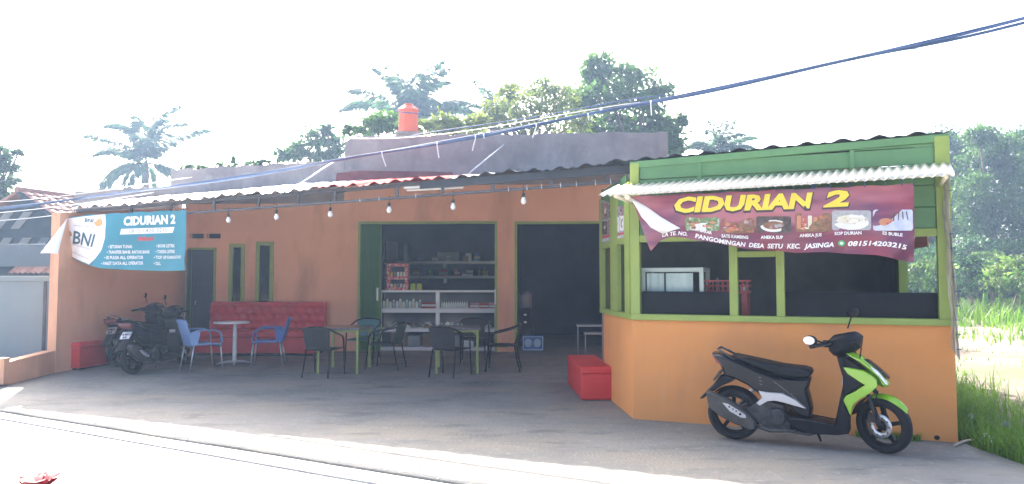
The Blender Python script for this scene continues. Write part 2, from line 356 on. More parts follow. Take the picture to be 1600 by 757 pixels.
# ================================================================ THE SHOP
FC = Frame(at(289, 500, 15.3), at(940, 500, 14.9))
shop = thing('shop_building', 'orange rendered shop with green shutters under a long low metal canopy roof', 'shop', FC.world(0, 0, 0), FC.rot)
def fu(px, py=450): return FC.uz(px, py)[0]
def fz(px, py): return FC.uz(px, py)[1]
FLR = .1
def wall_grid(mb, u0, u1, z0, z1, holes, y0, y1, m=0):
    us = sorted({u0, u1, *[h[0] for h in holes], *[h[1] for h in holes]}); zs = sorted({z0, z1, *[h[2] for h in holes], *[h[3] for h in holes]})
    us = [u for u in us if u0 <= u <= u1]; zs = [z for z in zs if z0 <= z <= z1]
    def solid(i, j):
        if i < 0 or j < 0 or i >= len(us) - 1 or j >= len(zs) - 1: return False
        u = (us[i] + us[i + 1]) / 2; z = (zs[j] + zs[j + 1]) / 2
        return not any(h[0] < u < h[1] and h[2] < z < h[3] for h in holes)
    for i in range(len(us) - 1):
        for j in range(len(zs) - 1):
            if not solid(i, j): continue
            a, b, c, d = us[i], us[i + 1], zs[j], zs[j + 1]
            mb.add([(a, y0, c), (b, y0, c), (b, y0, d), (a, y0, d)], [(0, 1, 2, 3)], m); mb.add([(a, y1, c), (b, y1, c), (b, y1, d), (a, y1, d)], [(3, 2, 1, 0)], m)
            if not solid(i - 1, j): mb.add([(a, y0, c), (a, y1, c), (a, y1, d), (a, y0, d)], [(3, 2, 1, 0)], m)
            if not solid(i + 1, j): mb.add([(b, y0, c), (b, y1, c), (b, y1, d), (b, y0, d)], [(0, 1, 2, 3)], m)
            if not solid(i, j - 1): mb.add([(a, y0, c), (b, y0, c), (b, y1, c), (a, y1, c)], [(3, 2, 1, 0)], m)
            if not solid(i, j + 1): mb.add([(a, y0, d), (b, y0, d), (b, y1, d), (a, y1, d)], [(0, 1, 2, 3)], m)
D0, D1, DZ = fu(292), fu(337), fz(315, 387)
W = [(fu(357), fu(382), .75, fz(370, 381)), (fu(399), fu(427), .75, fz(412, 378))]
S0, S1, SZ = fu(559), fu(777), fz(670, 346)
G0, G1, GZ = fu(804), fu(1010), SZ - .01
V1, V2, VZ0, VZ1 = fu(294), fu(343), fz(315, 373), fz(315, 365)
UR = fu(1046)
holes = [(D0, D1, -.2, DZ), *W, (S0, S1, -.2, SZ), (G0, G1, -.2, GZ), (V1, (V1 + V2) / 2 - .03, VZ0, VZ1), ((V1 + V2) / 2 + .03, V2, VZ0, VZ1)]
PZ = 3.46
mb = MB(); wall_grid(mb, -.02, 12.0, -.06, 3.1, holes, 0, .14); mb.build('facade_wall', M['orange2'], shop)
mb = MB(); mb.prism([(fu(536), 3.1), (12.0, 3.1), (12.0, PZ), (fu(536), PZ)], .001, .14); mb.build('upper_wall', M['orange2'], shop)
# parapet above the canopy roof: a low stretch and a tall one with a worn, uneven top
def rough_top(mb, pts, z0, y0, y1):
    V = [(u, y0, z0) for u, z in pts] + [(u, y0, z) for u, z in pts] + [(u, y1, z) for u, z in pts] + [(u, y1, z0) for u, z in pts]; n = len(pts)
    F = []
    for i in range(n - 1):
        for a in range(3): F.append((a * n + i, a * n + i + 1, (a + 1) * n + i + 1, (a + 1) * n + i))
    F += [(0, n, 2 * n, 3 * n), (n - 1, 4 * n - 1, 3 * n - 1, 2 * n - 1)]
    mb.add(V, F)
r2 = random.Random(11)
mb = MB(); us = np.linspace(fu(536), UR, 46); ztop = lambda u: fz(536, 214) + (fz(1046, 206) - fz(536, 214)) * (u - us[0]) / (us[-1] - us[0])
rough_top(mb, [(u, ztop(u) + r2.uniform(-.022, .02) - (.12 if i == 0 else 0)) for i, u in enumerate(us)], PZ, .002, .15); mb.build('parapet_wall', M['plaster'], shop)
mb = MB(); mb.prism([(fu(522), PZ + .06), (fu(712), PZ + .06), (fu(706), fz(706, 269)), (fu(640), fz(640, 268)), (fu(560), fz(560, 267)), (fu(524), fz(524, 271))], -.003, .006); mb.build('red_reflection_band', mat('dark_red_band', (.2, .045, .045), .8, var=.3, scale=3), shop)  # red roof's reflection on the parapet base, painted on as a strip
mb = MB(); us2 = np.linspace(fu(262), fu(535.5), 28)
zz = lambda u: fz(330, 262) + (fz(535, 250) - fz(330, 262)) * (u - fu(330)) / (fu(535) - fu(330))
rough_top(mb, [(u, zz(u) + r2.uniform(-.02, .02)) for u in us2], 3.1, .01, .14); mb.build('low_parapet', M['plaster'], shop)
bw = thing('boundary_wall', 'weathered grey block wall behind the left end of the canopy roof', 'wall', FC.world(0, 0, 0), FC.rot)
mb = MB(); us3 = np.linspace(fu(104), fu(270), 24); rough_top(mb, [(u, fz(104, 297.5) + (fz(270, 289) - fz(104, 297.5)) * i / 23 + r2.uniform(-.02, .02)) for i, u in enumerate(us3)], -.09, .16, .32); mb.build('wall_body', M['plaster'], bw)
# rooms behind the openings
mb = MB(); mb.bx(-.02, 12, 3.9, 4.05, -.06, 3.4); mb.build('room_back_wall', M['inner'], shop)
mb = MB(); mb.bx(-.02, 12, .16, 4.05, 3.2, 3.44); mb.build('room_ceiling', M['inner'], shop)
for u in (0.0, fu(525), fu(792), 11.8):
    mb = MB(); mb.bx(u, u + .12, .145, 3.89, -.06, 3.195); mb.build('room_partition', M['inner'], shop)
# side wall on the left and the low wall that runs on towards the road
P0 = gnd(86, 583); C0 = FC.world(-.02, 0, 0); SW = Frame(C0, P0)
mb = MB(); c0, p0 = FC.loc(C0), FC.loc(P0); dn = Vector((p0.y - c0.y, c0.x - p0.x, 0)).normalized() * -.16
if dn.x > 0: dn = -dn
V = [(*(c0 + q).xy, z) for z in (-.09, 3.02) for q in (Vector((0, 0, 0)), dn)] ; V2_ = [(*(p0 + q).xy, z) for z, zz_ in ((-.09, 0), (2.62, 0)) for q in (Vector((0, 0, 0)), dn)]
allv = [V[0], V[1], V2_[1], V2_[0], V[2], V[3], V2_[3], V2_[2]]
mb.add(allv, [(0, 1, 2, 3), (4, 5, 6, 7), (0, 1, 5, 4), (1, 2, 6, 5), (2, 3, 7, 6), (3, 0, 4, 7)]); mb.build('side_wall', M['orange2'], shop)
lw = thing('low_wall', 'low orange boundary wall running from the shop side wall towards the road', 'wall', P0, 0)
p1 = gnd(4, 604) - P0; nn = Vector((p1.y, -p1.x, 0)).normalized() * .17
if nn.x > 0: nn = -nn
z1a = .36; mb = MB(); e0 = p1 * .02
mb.add([e0, e0 + nn, p1 * .9 + nn, p1 * .9, e0 + Vector((0, 0, z1a)), e0 + nn + Vector((0, 0, z1a)), p1 * .9 + nn + Vector((0, 0, z1a - .03)), p1 * .9 + Vector((0, 0, z1a - .03))], [(0, 1, 2, 3), (4, 5, 6, 7), (0, 1, 5, 4), (1, 2, 6, 5), (2, 3, 7, 6), (3, 0, 4, 7)])
mb.build('wall_body', M['orange2'], lw, bevel=.008)
mb = MB(); ang = math.atan2(p1.y, p1.x); c = p1 * .955 + nn * .5; mb.box((c.x, c.y, .185), (p1.length * .1, .2, .37), Matrix.Rotation(ang, 3, 'Z')); mb.build('end_post', M['orange2'], lw, bevel=.01)

# door, slim windows
def frame_rect(mb, u0, u1, z0, z1, w_, y0, y1, bottom=True, m=0):
    mb.bx(u0, u0 + w_, y0, y1, z0, z1, m); mb.bx(u1 - w_, u1, y0, y1, z0, z1, m); mb.bx(u0 + w_, u1 - w_, y0, y1, z1 - w_, z1, m)
    if bottom: mb.bx(u0 + w_, u1 - w_, y0, y1, z0, z0 + w_, m)
mb = MB(); mb.bx(D0 + .12, D1 - .045, .06, .1, FLR, DZ - .05); dr = mb.build('door', M['navy'], shop, bevel=.004)
mb = MB(); frame_rect(mb, D0 + .003, D1 - .003, FLR - .03, DZ - .003, .045, -.015, .1, False); mb.build('frame', M['green'], dr)
mb = MB(); mb.box((D0 + .085, -.11, (FLR + DZ) / 2), (.03, .26, DZ - FLR - .1), Matrix.Rotation(R(12), 3, 'Z')); mb.build('open_leaf', M['dgreen'], dr)
for zc in (.55, 1.25, 1.72):
    mb = MB(); mb.bx(D0 + .18, D1 - .1, .052, .06, zc - .24, zc + .22); mb.build('door_panel', M['navy'], dr, bevel=.003)
mb = MB(); mb.tube([(D0 + .17, .06, 1.1), (D0 + .17, .02, 1.1), (D0 + .17, .02, 1.02)], .012, 8); mb.build('handle', M['steel'], dr)
for i, h in enumerate(W):
    mb = MB(); frame_rect(mb, h[0] + .002, h[1] - .002, h[2] + .002, h[3] - .002, .075, -.025, .09); wf = mb.build('window', M['green'], shop, bevel=.005)
    mb = MB(); mb.bx(h[0] + .075, h[1] - .075, .03, .036, h[2] + .075, h[3] - .075); mb.build('pane', M['smoke'], wf)
# folding shutter: each fold a slat of its own; leaf folded to the left
mb = MB(); frame_rect(mb, S0, S1, FLR - .05, SZ - .002, .05, -.02, .1, False); sh = mb.build('shutter', M['green'], shop)
u = S0 + .055; k = 0; sl = None
ssw = (fu(594) - S0 - .05) / 8
for k in range(8):
    if sl is None:
        mb = MB(); mb.add([(0, .09, 0), (ssw * .45, -.05, 0), (ssw * .55, -.05, 0), (ssw, .09, 0), (0, .09, SZ - FLR - .06), (ssw * .45, -.05, SZ - FLR - .06), (ssw * .55, -.05, SZ - FLR - .06), (ssw, .09, SZ - FLR - .06)],
                          [(0, 1, 5, 4), (1, 2, 6, 5), (2, 3, 7, 6)]); sl = mb.build('slat', M['shutter'], sh, solid=.006); sl.location = (u, 0, FLR)
    else: share(sl, loc=(u + k * ssw, 0, FLR))
mb = MB(); mb.bx(fu(590), fu(592.5), -.09, -.07, 1.12, 1.38); mb.build('handle', M['alu'], sh)
mb = MB(); mb.bx(S1 - .05, S1 - .03, -.07, -.05, 1.05, 1.35); mb.build('latch', M['alu'], sh)
mb = MB(); frame_rect(mb, G0, G1, FLR - .05, GZ - .002, .05, -.02, .1, False); mb.build('entrance_frame', M['green'], shop)
mb = MB(); mb.bx(S0, fu(803), .02, .03, SZ + .005, SZ + .02); mb.build('lintel_line', M['green'], shop)
# unseen wall added behind the kiosk to stop daylight leaking onto the terrace
mb = MB(); mb.bx(12.0, 12.15, -4.4, 4.05, -.06, 2.75); mb.build('light_stop_wall', M['orange2'], shop)

# ---------------------------------------------------------------- canopy roof
EL, ER = Vector((-7.22, 12.23, 2.705)), Vector((1.75, 8.62, 2.91))
BL, BR = FC.world(*[(FC.uz(172, 316)[0]), -.01, 3.13]), FC.world(fu(985), -.01, 3.66)
roofx = Frame(EL, ER)
def eave(t): return EL.lerp(ER, t)
def back(t):
    p = BL.lerp(BR, t); p.z = float(np.interp(p.x / p.y * FPX + 800, [160, 490, 700, 985], [3.13, 3.5, 3.62, 3.66])); return p
def t_at(px):                                               # which fraction of the eave stands at this picture column
    lo, hi = 0.0, 1.0
    for _ in range(40):
        m_ = (lo + hi) / 2; p = eave(m_)
        if p.x / p.y * FPX + 800 < px: lo = m_
        else: hi = m_
    return lo
def shp(p): q = FC.loc(p); return q
NS = 12; pitch_ = .33; Ltot = (ER - EL).length
def ridge(s_):
    a = (s_ / pitch_) % 1.0
    return .045 * max(0.0, 1 - abs(a - .5) / .17) ** .7 + .008 * math.cos(a * 6 * math.pi)
tz = t_at(492)
cuts = [0] + [tz * i / 5 for i in range(1, 6)] + [tz + (1 - tz) * i / 7 for i in range(1, 8)]
for i in range(12):
    t0, t1 = cuts[i], cuts[i + 1]; nseg = int(round((t1 - t0) * Ltot / pitch_ * 12))
    def fn(a, b, t0=t0, t1=t1):
        t = t0 + (t1 - t0) * (a * 1.004 if a == 1 else a); p = eave(t).lerp(back(t), b - .02 if b == 0 else b); p.z += ridge(t * Ltot) + .004 * (i % 2) + (.012 * math.sin(t * 31 + i) if b == 0 else 0)
        return shp(p)
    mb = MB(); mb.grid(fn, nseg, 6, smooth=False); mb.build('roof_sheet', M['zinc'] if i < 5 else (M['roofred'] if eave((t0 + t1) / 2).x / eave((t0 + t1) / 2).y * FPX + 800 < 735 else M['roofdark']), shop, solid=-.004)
def strip_box(name, pa, pb, h, d_, m, dz, dy=0.0):
    a, b = shp(pa), shp(pb); v = b - a; mb = MB(); L_ = v.length
    rot = v.to_track_quat('X', 'Z').to_matrix(); mb.box((a + b) / 2 + Vector((0, dy, dz)), (L_, d_, h), rot); return mb.build(name, m, shop)
tf = t_at(655)
strip_box('fascia_board', eave(tf), eave(.985), .10, .03, M['roofdark'], -.062, .03)
strip_box('eave_beam', eave(.0), eave(.985), .045, .05, M['beam'], -.035, .10)
strip_box('lower_chord', eave(0.0), eave(.985), .03, .04, M['beam'], -.205, .06)
for px in (200, 262, 330, 400, 462, 520, 618, 690, 770, 862, 950):
    p = shp(eave(t_at(px))); mb = MB(); mb.bx(p.x - .018, p.x + .018, p.y + .042, p.y + .078, p.z - .184, p.z - .05); mb.build('chord_post', M['beam'], shop)
for px in (330, 520, 690, 862):
    t = t_at(px); a, b = shp(eave(t)), shp(back(t)); mb = MB(); mb.tube([a + Vector((0, .1, -.06)), b + Vector((0, -.02, -.06))], .025, 6); mb.build('rafter', M['beam'], shop)
for px in (794, 823, 846, 876, 901, 931, 955, 560, 590, 648):
    p = shp(eave(t_at(px))); mb = MB(); mb.tube([(p.x, p.y + .03, p.z - .16), (p.x + .006, p.y + .03, p.z - .235)], .005, 5); mb.build('cable_tie', M['tie'], shop)
# stay rods between roof and parapet
for (a, b) in (((733, 271), (787, 227)), ((468, 287), (527, 250))):
    u1, z1 = FC.uz(*b); p = FC.uz(*a, -1.2); mb = MB(); mb.tube([(p[0], -1.2, p[1]), (u1, 0, z1)], .014, 6); mb.build('stay_rod', M['tie'], shop)
# tank
tp = at(638, 208, 15.9)
tk = thing('water_tank', 'orange ribbed plastic water tank standing above the grey parapet', 'water tank', tp, R(8))
mb = MB(); oct_ = lambda r, z: [(r * math.cos(R(22.5 + 45 * i)), r * .9 * math.sin(R(22.5 + 45 * i)), z) for i in range(8)]
prof = [(.22, 0), (.235, .03), (.225, .05), (.215, .44), (.235, .46), (.235, .5), (.2, .53), (.17, .56), (.1, .585)]
V = [p for r, z in prof for p in oct_(r, z)]; mb.add(V, [(i * 8 + j, i * 8 + (j + 1) % 8, (i + 1) * 8 + (j + 1) % 8, (i + 1) * 8 + j) for i in range(len(prof) - 1) for j in range(8)]); mb.add(V[-8:], [tuple(range(8))]); mb.build('tank_body', M['tank'], tk, bevel=.008)
mb = MB(); mb.lathe([(0, .58), (.1, .585), (.1, .62), (0, .63)], 16); mb.build('lid', M['tank'], tk)
mb = MB(); mb.bx(-.28, .28, -.2, .2, -.05, -.004); mb.bx(-.2, .2, -.15, .15, -1.2, -.05); mb.build('stand', M['plaster'], tk)
mb = MB(); mb.tube([(-.3, -.26, .4), (.33, -.26, .36)], .012, 6); mb.build('pipe', M['cable'], tk)

# ================================================================ THE KIOSK
A, B = gnd(990, 655, 0), gnd(1497, 692, 0); KF = Frame(A, B); KL_ = KF.L
Cc = Vector((1.22, 10.15, 0)); Bk = Vector((5.1, 10.3, 0))
kiosk = thing('food_kiosk', 'orange and green food kiosk with wide windows and a white corrugated awning', 'kiosk', KF.world(0, 0, 0), KF.rot)
ka, kb, kc, kd = Vector((0, 0, 0)), Vector((KL_, 0, 0)), KF.loc(Cc), KF.loc(Bk)
def ku(px, py, off=0.0): return KF.uz(px, py, off)
SILL = ku(990, 500)[1]
def slab(mb, a, b, z0, z1, t, m=0, dz1=0.0):
    """a wall from a to b (plan), thickness t to the left of a->b"""
    a, b = Vector((a.x, a.y, 0)), Vector((b.x, b.y, 0)); d = (b - a).normalized(); nrm = Vector((-d.y, d.x, 0)) * t
    V = [a, b, b + nrm, a + nrm]; V = [(p.x, p.y, z0) for p in V] + [(V[0].x, V[0].y, z1), (V[1].x, V[1].y, z1 + dz1), (V[2].x, V[2].y, z1 + dz1), (V[3].x, V[3].y, z1)]
    return mb.add(V, [(3, 2, 1, 0), (4, 5, 6, 7), (0, 1, 5, 4), (1, 2, 6, 5), (2, 3, 7, 6), (3, 0, 4, 7)], m)
mb = MB(); slab(mb, ka, kb, -.09, SILL, .13); mb.build('front_wall', M['orange'], kiosk)
dCA = (ka - kc).normalized(); dBD = (kd - kb).normalized()
mb = MB(); slab(mb, kc, ka - dCA * .001, -.09, SILL - .002, .128); mb.build('side_wall', M['orange'], kiosk)
mb = MB(); slab(mb, kb + dBD * .132, kd, -.09, SILL - .002, .13); mb.build('side_wall', M['orange'], kiosk)
mb = MB(); slab(mb, kd - dBD * .004, kc, -.09, 2.75, .12); mb.build('back_wall', M['kioskin'], kiosk)
mb = MB(); mb.bx(.15, KL_ - .1, .14, 2.6, -.02, .02); mb.build('kiosk_floor', M['concrete'], kiosk)
mb = MB(); mb.sphere((ku(1464, 684)[0], -.002, ku(1464, 684)[1]), (.024, .01, .022), 10, 6); mb.build('drain_hole', M['black'], kiosk)
# front frame members
RT = ku(1000, 379)[1]                                       # window head
RTOP_L, RTOP_R = ku(980, 254)[1], ku(1483, 209)[1]
def ztopk(u): return RTOP_L + (RTOP_R - RTOP_L) * max(0, min(1, u / KL_))
def member(name, u0, u1, z0, z1, y0=-.03, y1=.06, m='green', parent=None):
    mb = MB(); mb.bx(u0, u1, y0, y1, z0, z1); return mb.build(name, M[m], parent or kiosk, bevel=.005)
member('sill_rail', -.01, KL_ + .0, SILL + .001, SILL + .065, -.035, .09)
wz0 = SILL + .066
pu = lambda px: ku(px, 440)[0]
pcols = [(-.012, pu(1000.5)), (pu(1140), pu(1153)), (pu(1213), pu(1226)), (pu(1466), KL_ + .002)]
for i, (a, b) in enumerate(pcols):
    member('window_post', a, b, wz0, RT - .001 if i in (1, 2) else ztopk(a) - .02, -.03, .07)
member('head_rail', pcols[0][1] + .002, pcols[3][0] - .002, RT, RT + .075, -.032, .07)
zl = ku(1180, 402)[1]; member('vent_rail', pcols[1][1] + .002, pcols[2][0] - .002, zl, zl + .06, -.025, .06)
for (a, b, z1) in ((pcols[0][1], pcols[1][0], RT), (pcols[1][1], pcols[2][0], zl), (pcols[2][1], pcols[3][0], RT)):
    mb = MB(); mb.bx(a + .002, b - .002, .02, .025, wz0 + .001, z1 - .001); mb.build('window_pane', M['glass'], kiosk)
DPZ = ku(1060, 456)[1]
for (a, b) in ((pcols[0][1], pcols[1][0]), (pcols[2][1], pcols[3][0])):
    mb = MB(); mb.bx(a - .01, b + .01, .09, .11, SILL - .05, DPZ); mb.build('counter_panel', M['panelblack'], kiosk)
# boards of the upper front, in three bays
bz0 = RT + .077
bays = [(pcols[0][1] + .003, pu(1093)), (pu(1098), pu(1333)), (pu(1339), pcols[3][0] - .003)]
rowh = [bz0, bz0 + .21, bz0 + .42, bz0 + .62, bz0 + .79]
r3 = random.Random(4)
for (a, b) in bays:
    for j, z in enumerate(rowh):
        zt = rowh[j + 1] - .007 if j < 4 else None; mb = MB(); yo = r3.uniform(-.004, .004)
        za, zb = (zt, zt) if zt else (ztopk(a) - .075, ztopk(b) - .075)
        if za <= z: continue
        mb.add([(a, yo, z), (b, yo, z), (b, yo, zb), (a, yo, za), (a, yo + .03, z), (b, yo + .03, z), (b, yo + .03, zb), (a, yo + .03, za)], [(0, 1, 2, 3), (7, 6, 5, 4), (0, 4, 5, 1), (1, 5, 6, 2), (2, 6, 7, 3), (3, 7, 4, 0)]); mb.build('plank', M['plank'], kiosk, bevel=.004, seg=1)
for px in (1095.5, 1336):
    mb = MB(); u = pu(px); mb.bx(u - .022, u + .022, -.018, .03, bz0, ztopk(u) - .08); mb.build('batten', M['plank'], kiosk, bevel=.004)
mb = MB(); mb.add([(-.012, -.024, RTOP_L - .075), (KL_, -.024, RTOP_R - .075), (KL_, -.024, RTOP_R), (-.012, -.024, RTOP_L), (-.012, .04, RTOP_L - .075), (KL_, .04, RTOP_R - .075), (KL_, .04, RTOP_R), (-.012, .04, RTOP_L)], [(0, 1, 2, 3), (7, 6, 5, 4), (0, 4, 5, 1), (1, 5, 6, 2), (2, 6, 7, 3), (3, 7, 4, 0)]); mb.build('top_rail', M['plank'], kiosk, bevel=.004)
# left side of the kiosk
LF = Frame(Cc, A); Ll = LF.L
side = lambda name, u0, u1, z0, z1, y0, y1, m, bev=.004: None
def lside(name, u0, u1, z0, z1, y0, y1, m, bev=.004):
    mb = MB(); mb.bx(u0, u1, y0, y1, z0, z1); o = mb.build(name, M[m], kiosk, bevel=bev)
    q = KF.loc(Cc); o.location = (q.x, q.y, 0); o.rotation_euler = (0, 0, LF.rot - KF.rot); return o
lu = lambda px, py=440: LF.uz(px, py)[0]
lside('sill_rail', -.01, Ll - .04, SILL + .001, SILL + .063, -.03, .09, 'green')
lps = [(-.01, lu(943.5)), (lu(957), lu(968)), (lu(979.5), Ll - .045)]
for a, b in lps: lside('window_post', a, b, SILL + .065, 2.62, -.028, .06, 'green')
lside('head_rail', lps[0][1] + .002, lps[2][0] - .002, RT + .005, RT + .08, -.027, .06, 'green')
for a, b in ((lps[0][1], lps[1][0]), (lps[1][1], lps[2][0])):
    o = lside('window_pane', a + .002, b - .002, SILL + .066, RT + .003, .02, .026, 'smoke', 0)
for j in range(3):
    lside('plank', lps[0][1] + .002, lps[2][0] - .002, RT + .082 + j * .24, RT + .082 + j * .24 + .233, -.005, .025, 'plank')
# right side of the kiosk: a window one looks out of
RF = Frame(B, Bk); Rl = RF.L
def rside(name, u0, u1, z0, z1, y0, y1, m, bev=.004):
    mb = MB(); mb.bx(u0, u1, y0, y1, z0, z1); o = mb.build(name, M[m], kiosk, bevel=bev)
    q = KF.loc(B); o.location = (q.x, q.y, 0); o.rotation_euler = (0, 0, RF.rot - KF.rot); return o
ru = lambda px, py=430: RF.uz(px, py)[0]
e = ru(1416); rside('sill_rail', .1, Rl, SILL + .001, SILL + .06, -.03, .09, 'green')
rside('window_post', e, e + .14, SILL + .065, 2.7, -.02, .08, 'green'); rside('side_boards', e + .145, Rl, SILL + .065, 2.7, 0, .04, 'kioskin')
rside('head_rail', .1, e - .002, RT + .12, RT + .2, -.02, .08, 'green')
for j in range(2): rside('plank', .1, e - .002, RT + .205 + j * .25, RT + .205 + j * .25 + .24, 0, .03, 'plank')
# kiosk roof
def kroof(a, b):
    u = -.22 + (KL_ + .27) * a; y = -.035 + 3.9 * b
    z = ztopk(u) + .012 + .035 * y + ridge(u) * .8; return (u - .15 * y * a - .05 * y * (1 - a), y, z)
ncut = 4
for i in range(ncut):
    mb = MB(); mb.grid(lambda a, b: kroof((i + a) / ncut, b), int((KL_ + .34) / ncut / pitch_ * 14), 3, smooth=False); mb.build('roof_sheet', M['roofdark'], kiosk, solid=-.006)
# awning
ab_l, ab_r = ku(965, 291), ku(1484, 256); af_l, af_r = ku(934, 306, -.56), ku(1492, 273, -.56)
def awn(a, b):
    u = (ab_l[0] + (ab_r[0] - ab_l[0]) * a) * (1 - b) + (af_l[0] + (af_r[0] - af_l[0]) * a) * b
    z = (ab_l[1] + (ab_r[1] - ab_l[1]) * a) * (1 - b) + (af_l[1] + (af_r[1] - af_l[1]) * a) * b
    return (u, -.03 - .53 * b, z + .014 * math.sin(a * 2 * math.pi * 42))
for i in range(4):
    mb = MB(); mb.grid(lambda a, b: awn((i + a) / 4, b), 84, 3, smooth=True); mb.build('awning_sheet', M['cream'], kiosk, solid=-.003)
pl, pr = ku(980, 304, -.48), ku(1482, 272, -.48)
mb = MB(); mb.tube([(pl[0] - .14, -.48, pl[1] + .004), (pr[0], -.48, pr[1])], .018, 8); mb.build('awning_pipe', M['white'], kiosk)
for u, z in ((pl[0] - .12, pl[1] - .01), (pl[0] + .0, pl[1] - .03)):
    mb = MB(); mb.tube([(u, -.50, z), (u + .08, .02, z - .03)], .026, 10); mb.build('bracket_pipe', M['cream'], kiosk)
mb = MB(); mb.tube([(pr[0] - .02, -.50, pr[1] - .03), (pr[0] - .02, .0, pr[1] - .05)], .018, 8); mb.build('bracket_pipe', M['cream'], kiosk)
# ================================================================ BANNERS, POSTER, FILM
def interp(pts, x): return float(np.interp(x, [p[0] for p in pts], [p[1] for p in pts]))
PR = {}
def flat(name, c, rough=.5, var=.08, sc_=8): PR[name] = mat('print_' + name, c, rough, var=var, scale=sc_); return PR[name]
for nm, c in (('yellow', (.75, .58, .05)), ('yshadow', (.05, .03, .05)), ('white', (.8, .8, .8)), ('green', (.03, .4, .12)), ('dark', (.03, .025, .03)), ('food_red', (.42, .12, .09)), ('food_brown', (.2, .11, .07)),
              ('food_green', (.14, .22, .1)), ('food_cream', (.62, .58, .48)), ('food_orange', (.5, .22, .12)), ('sky', (.42, .48, .62)), ('plate', (.7, .7, .68)), ('grey', (.3, .3, .32)), ('red', (.55, .05, .06)), ('navy', (.03, .1, .14)), ('amber', (.7, .35, .1)), ('mauve', (.2, .08, .12))):
    flat(nm, c)
M['ban'] = layer(layer(mat('maroon_print_and_sheen', (.20, .035, .06), .42, var=.2, scale=1.6), (.085, .04, .11), 1.1, .44, .6, (1, 1, 1.6), .9, 3), (.5, .19, .21), 1.0, .5, .68, (.7, 1, 2.6), .65, 3)  # maroon and purple print; the pink is fold sheen painted into the colour
M['banback'] = mat('banner_back', (.78, .76, .74), .5, var=.05)
M['ban2'] = layer(mat('teal_banner_print', (.012, .2, .27), .45, var=.12, scale=1.5), (.02, .27, .36), .8, .45, .7, None, .7, 3)
BOT = [(1014, 392), (1030, 377), (1048, 371), (1068, 371), (1100, 377), (1140, 384), (1190, 391), (1240, 394), (1290, 395), (1330, 396), (1385, 402), (1429, 410)]
def ban_y(px, py):
    f = (py - 290) / 110
    return -.47 - .05 * f * math.sin((px - 985) / 62 + f * 1.6) - .018 * math.sin((px + py * 1.7) / 17) * f - .012 * math.sin(px / 9.0 + py / 14) * f + .05 * f * f - .0 + (.16 * max(0, (1060 - px) / 75) ** 1.5 * f)
def ban_pt(px, py, off=0.0):
    y = ban_y(px, py) - off; u, z = KF.uz(px, py, -.47); return (u, y, z)
def ban_uv(u, v):
    tx, ty = 985 + 443 * u, 307.5 - 20 * u - .8 * math.sin(u * 40)
    bx_ = float(np.interp(u, np.linspace(0, 1, len(BOT)), [p[0] for p in BOT])); by = interp(BOT, bx_) + .9 * math.sin(bx_ / 13)
    return tx + (bx_ - tx) * (1 - v), ty + (by - ty) * (1 - v)
banner = thing('menu_banner', 'maroon food menu banner with big yellow CIDURIAN 2 lettering under the awning', 'banner', KF.world(0, 0, 0), KF.rot)
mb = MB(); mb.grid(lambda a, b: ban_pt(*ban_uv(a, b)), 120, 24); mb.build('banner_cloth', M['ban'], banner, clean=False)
mb = MB(); fl = [((985, 309), (987, 313)), ((1008, 322), (1001, 339)), ((1034, 340), (1017, 356)), ((1063, 357), (1036, 366))]
def flap(a, b):
    k = a * 3; i = min(2, int(k)); t = k - i
    p = [fl[i][0][j] + (fl[i + 1][0][j] - fl[i][0][j]) * t for j in (0, 1)]; q = [fl[i][1][j] + (fl[i + 1][1][j] - fl[i][1][j]) * t for j in (0, 1)]
    x, y = p[0] + (q[0] - p[0]) * b, p[1] + (q[1] - p[1]) * b
    r = ban_pt(x, y, .012 + .035 * math.sin(b * math.pi) + .006 * math.sin(a * 23)); return r
mb.grid(flap, 18, 8); mb.build('folded_corner', M['banback'], banner, clean=False)
def base_fn(x0, y0, x1, y1, h, fn, curve=None):
    def f(u, v, off):
        x = x0 + (x1 - x0) * u; y = curve(x) if curve else y0 + (y1 - y0) * u
        return fn(x, y - v * h, off)
    return f
def write(mb, txt, x0, y0, x1, y1, h, fn, bold=.02, shear=0, m=0, off=.005, curve=None, space=1.0):
    lettering(mb, txt, base_fn(x0, y0, x1, y1, h, fn, curve), 0, 0, 1, 1, off, bold, shear, m, space)
mb = MB(); write(mb, 'CIDURIAN', 1052, 334.5, 1272, 326.5, 25, ban_pt, .075, .15, 0, .003); write(mb, '2', 1284, 325, 1329, 323, 26, ban_pt, .075, .15, 0, .003); mb.build('title_shadow', PR['yshadow'], banner, clean=False)
mb = MB(); write(mb, 'CIDURIAN', 1054, 332, 1270, 324, 23, ban_pt, .05, .15, 0, .007); write(mb, '2', 1286, 323, 1327, 321, 24, ban_pt, .05, .15, 0, .007); mb.build('title_lettering', PR['yellow'], banner, clean=False)
TL = [(1030, 371), (1058, 367), (1075, 369), (1100, 375), (1130, 381), (1160, 385), (1190, 387.5), (1225, 388), (1260, 388), (1300, 386), (1325, 384.5), (1360, 384), (1385, 385), (1405, 388), (1420, 392)]
cv = lambda x: interp(TL, x)
for t, a, b, h in (('LA TE. NO.', 1034, 1074, 6), ('PANGOMINGAN', 1086, 1164, 7), ('DESA', 1169, 1193, 7), ('SETU', 1198, 1223, 7.3), ('KEC.', 1229, 1250, 7.5), ('JASINGA', 1256, 1303, 7.5), ('081514203215', 1325, 1417, 7.5)):
    mb = MB(); write(mb, t, a, 0, b, 0, h, ban_pt, .03, .2, 0, .006, cv); mb.build('address_word', PR['white'], banner, clean=False)
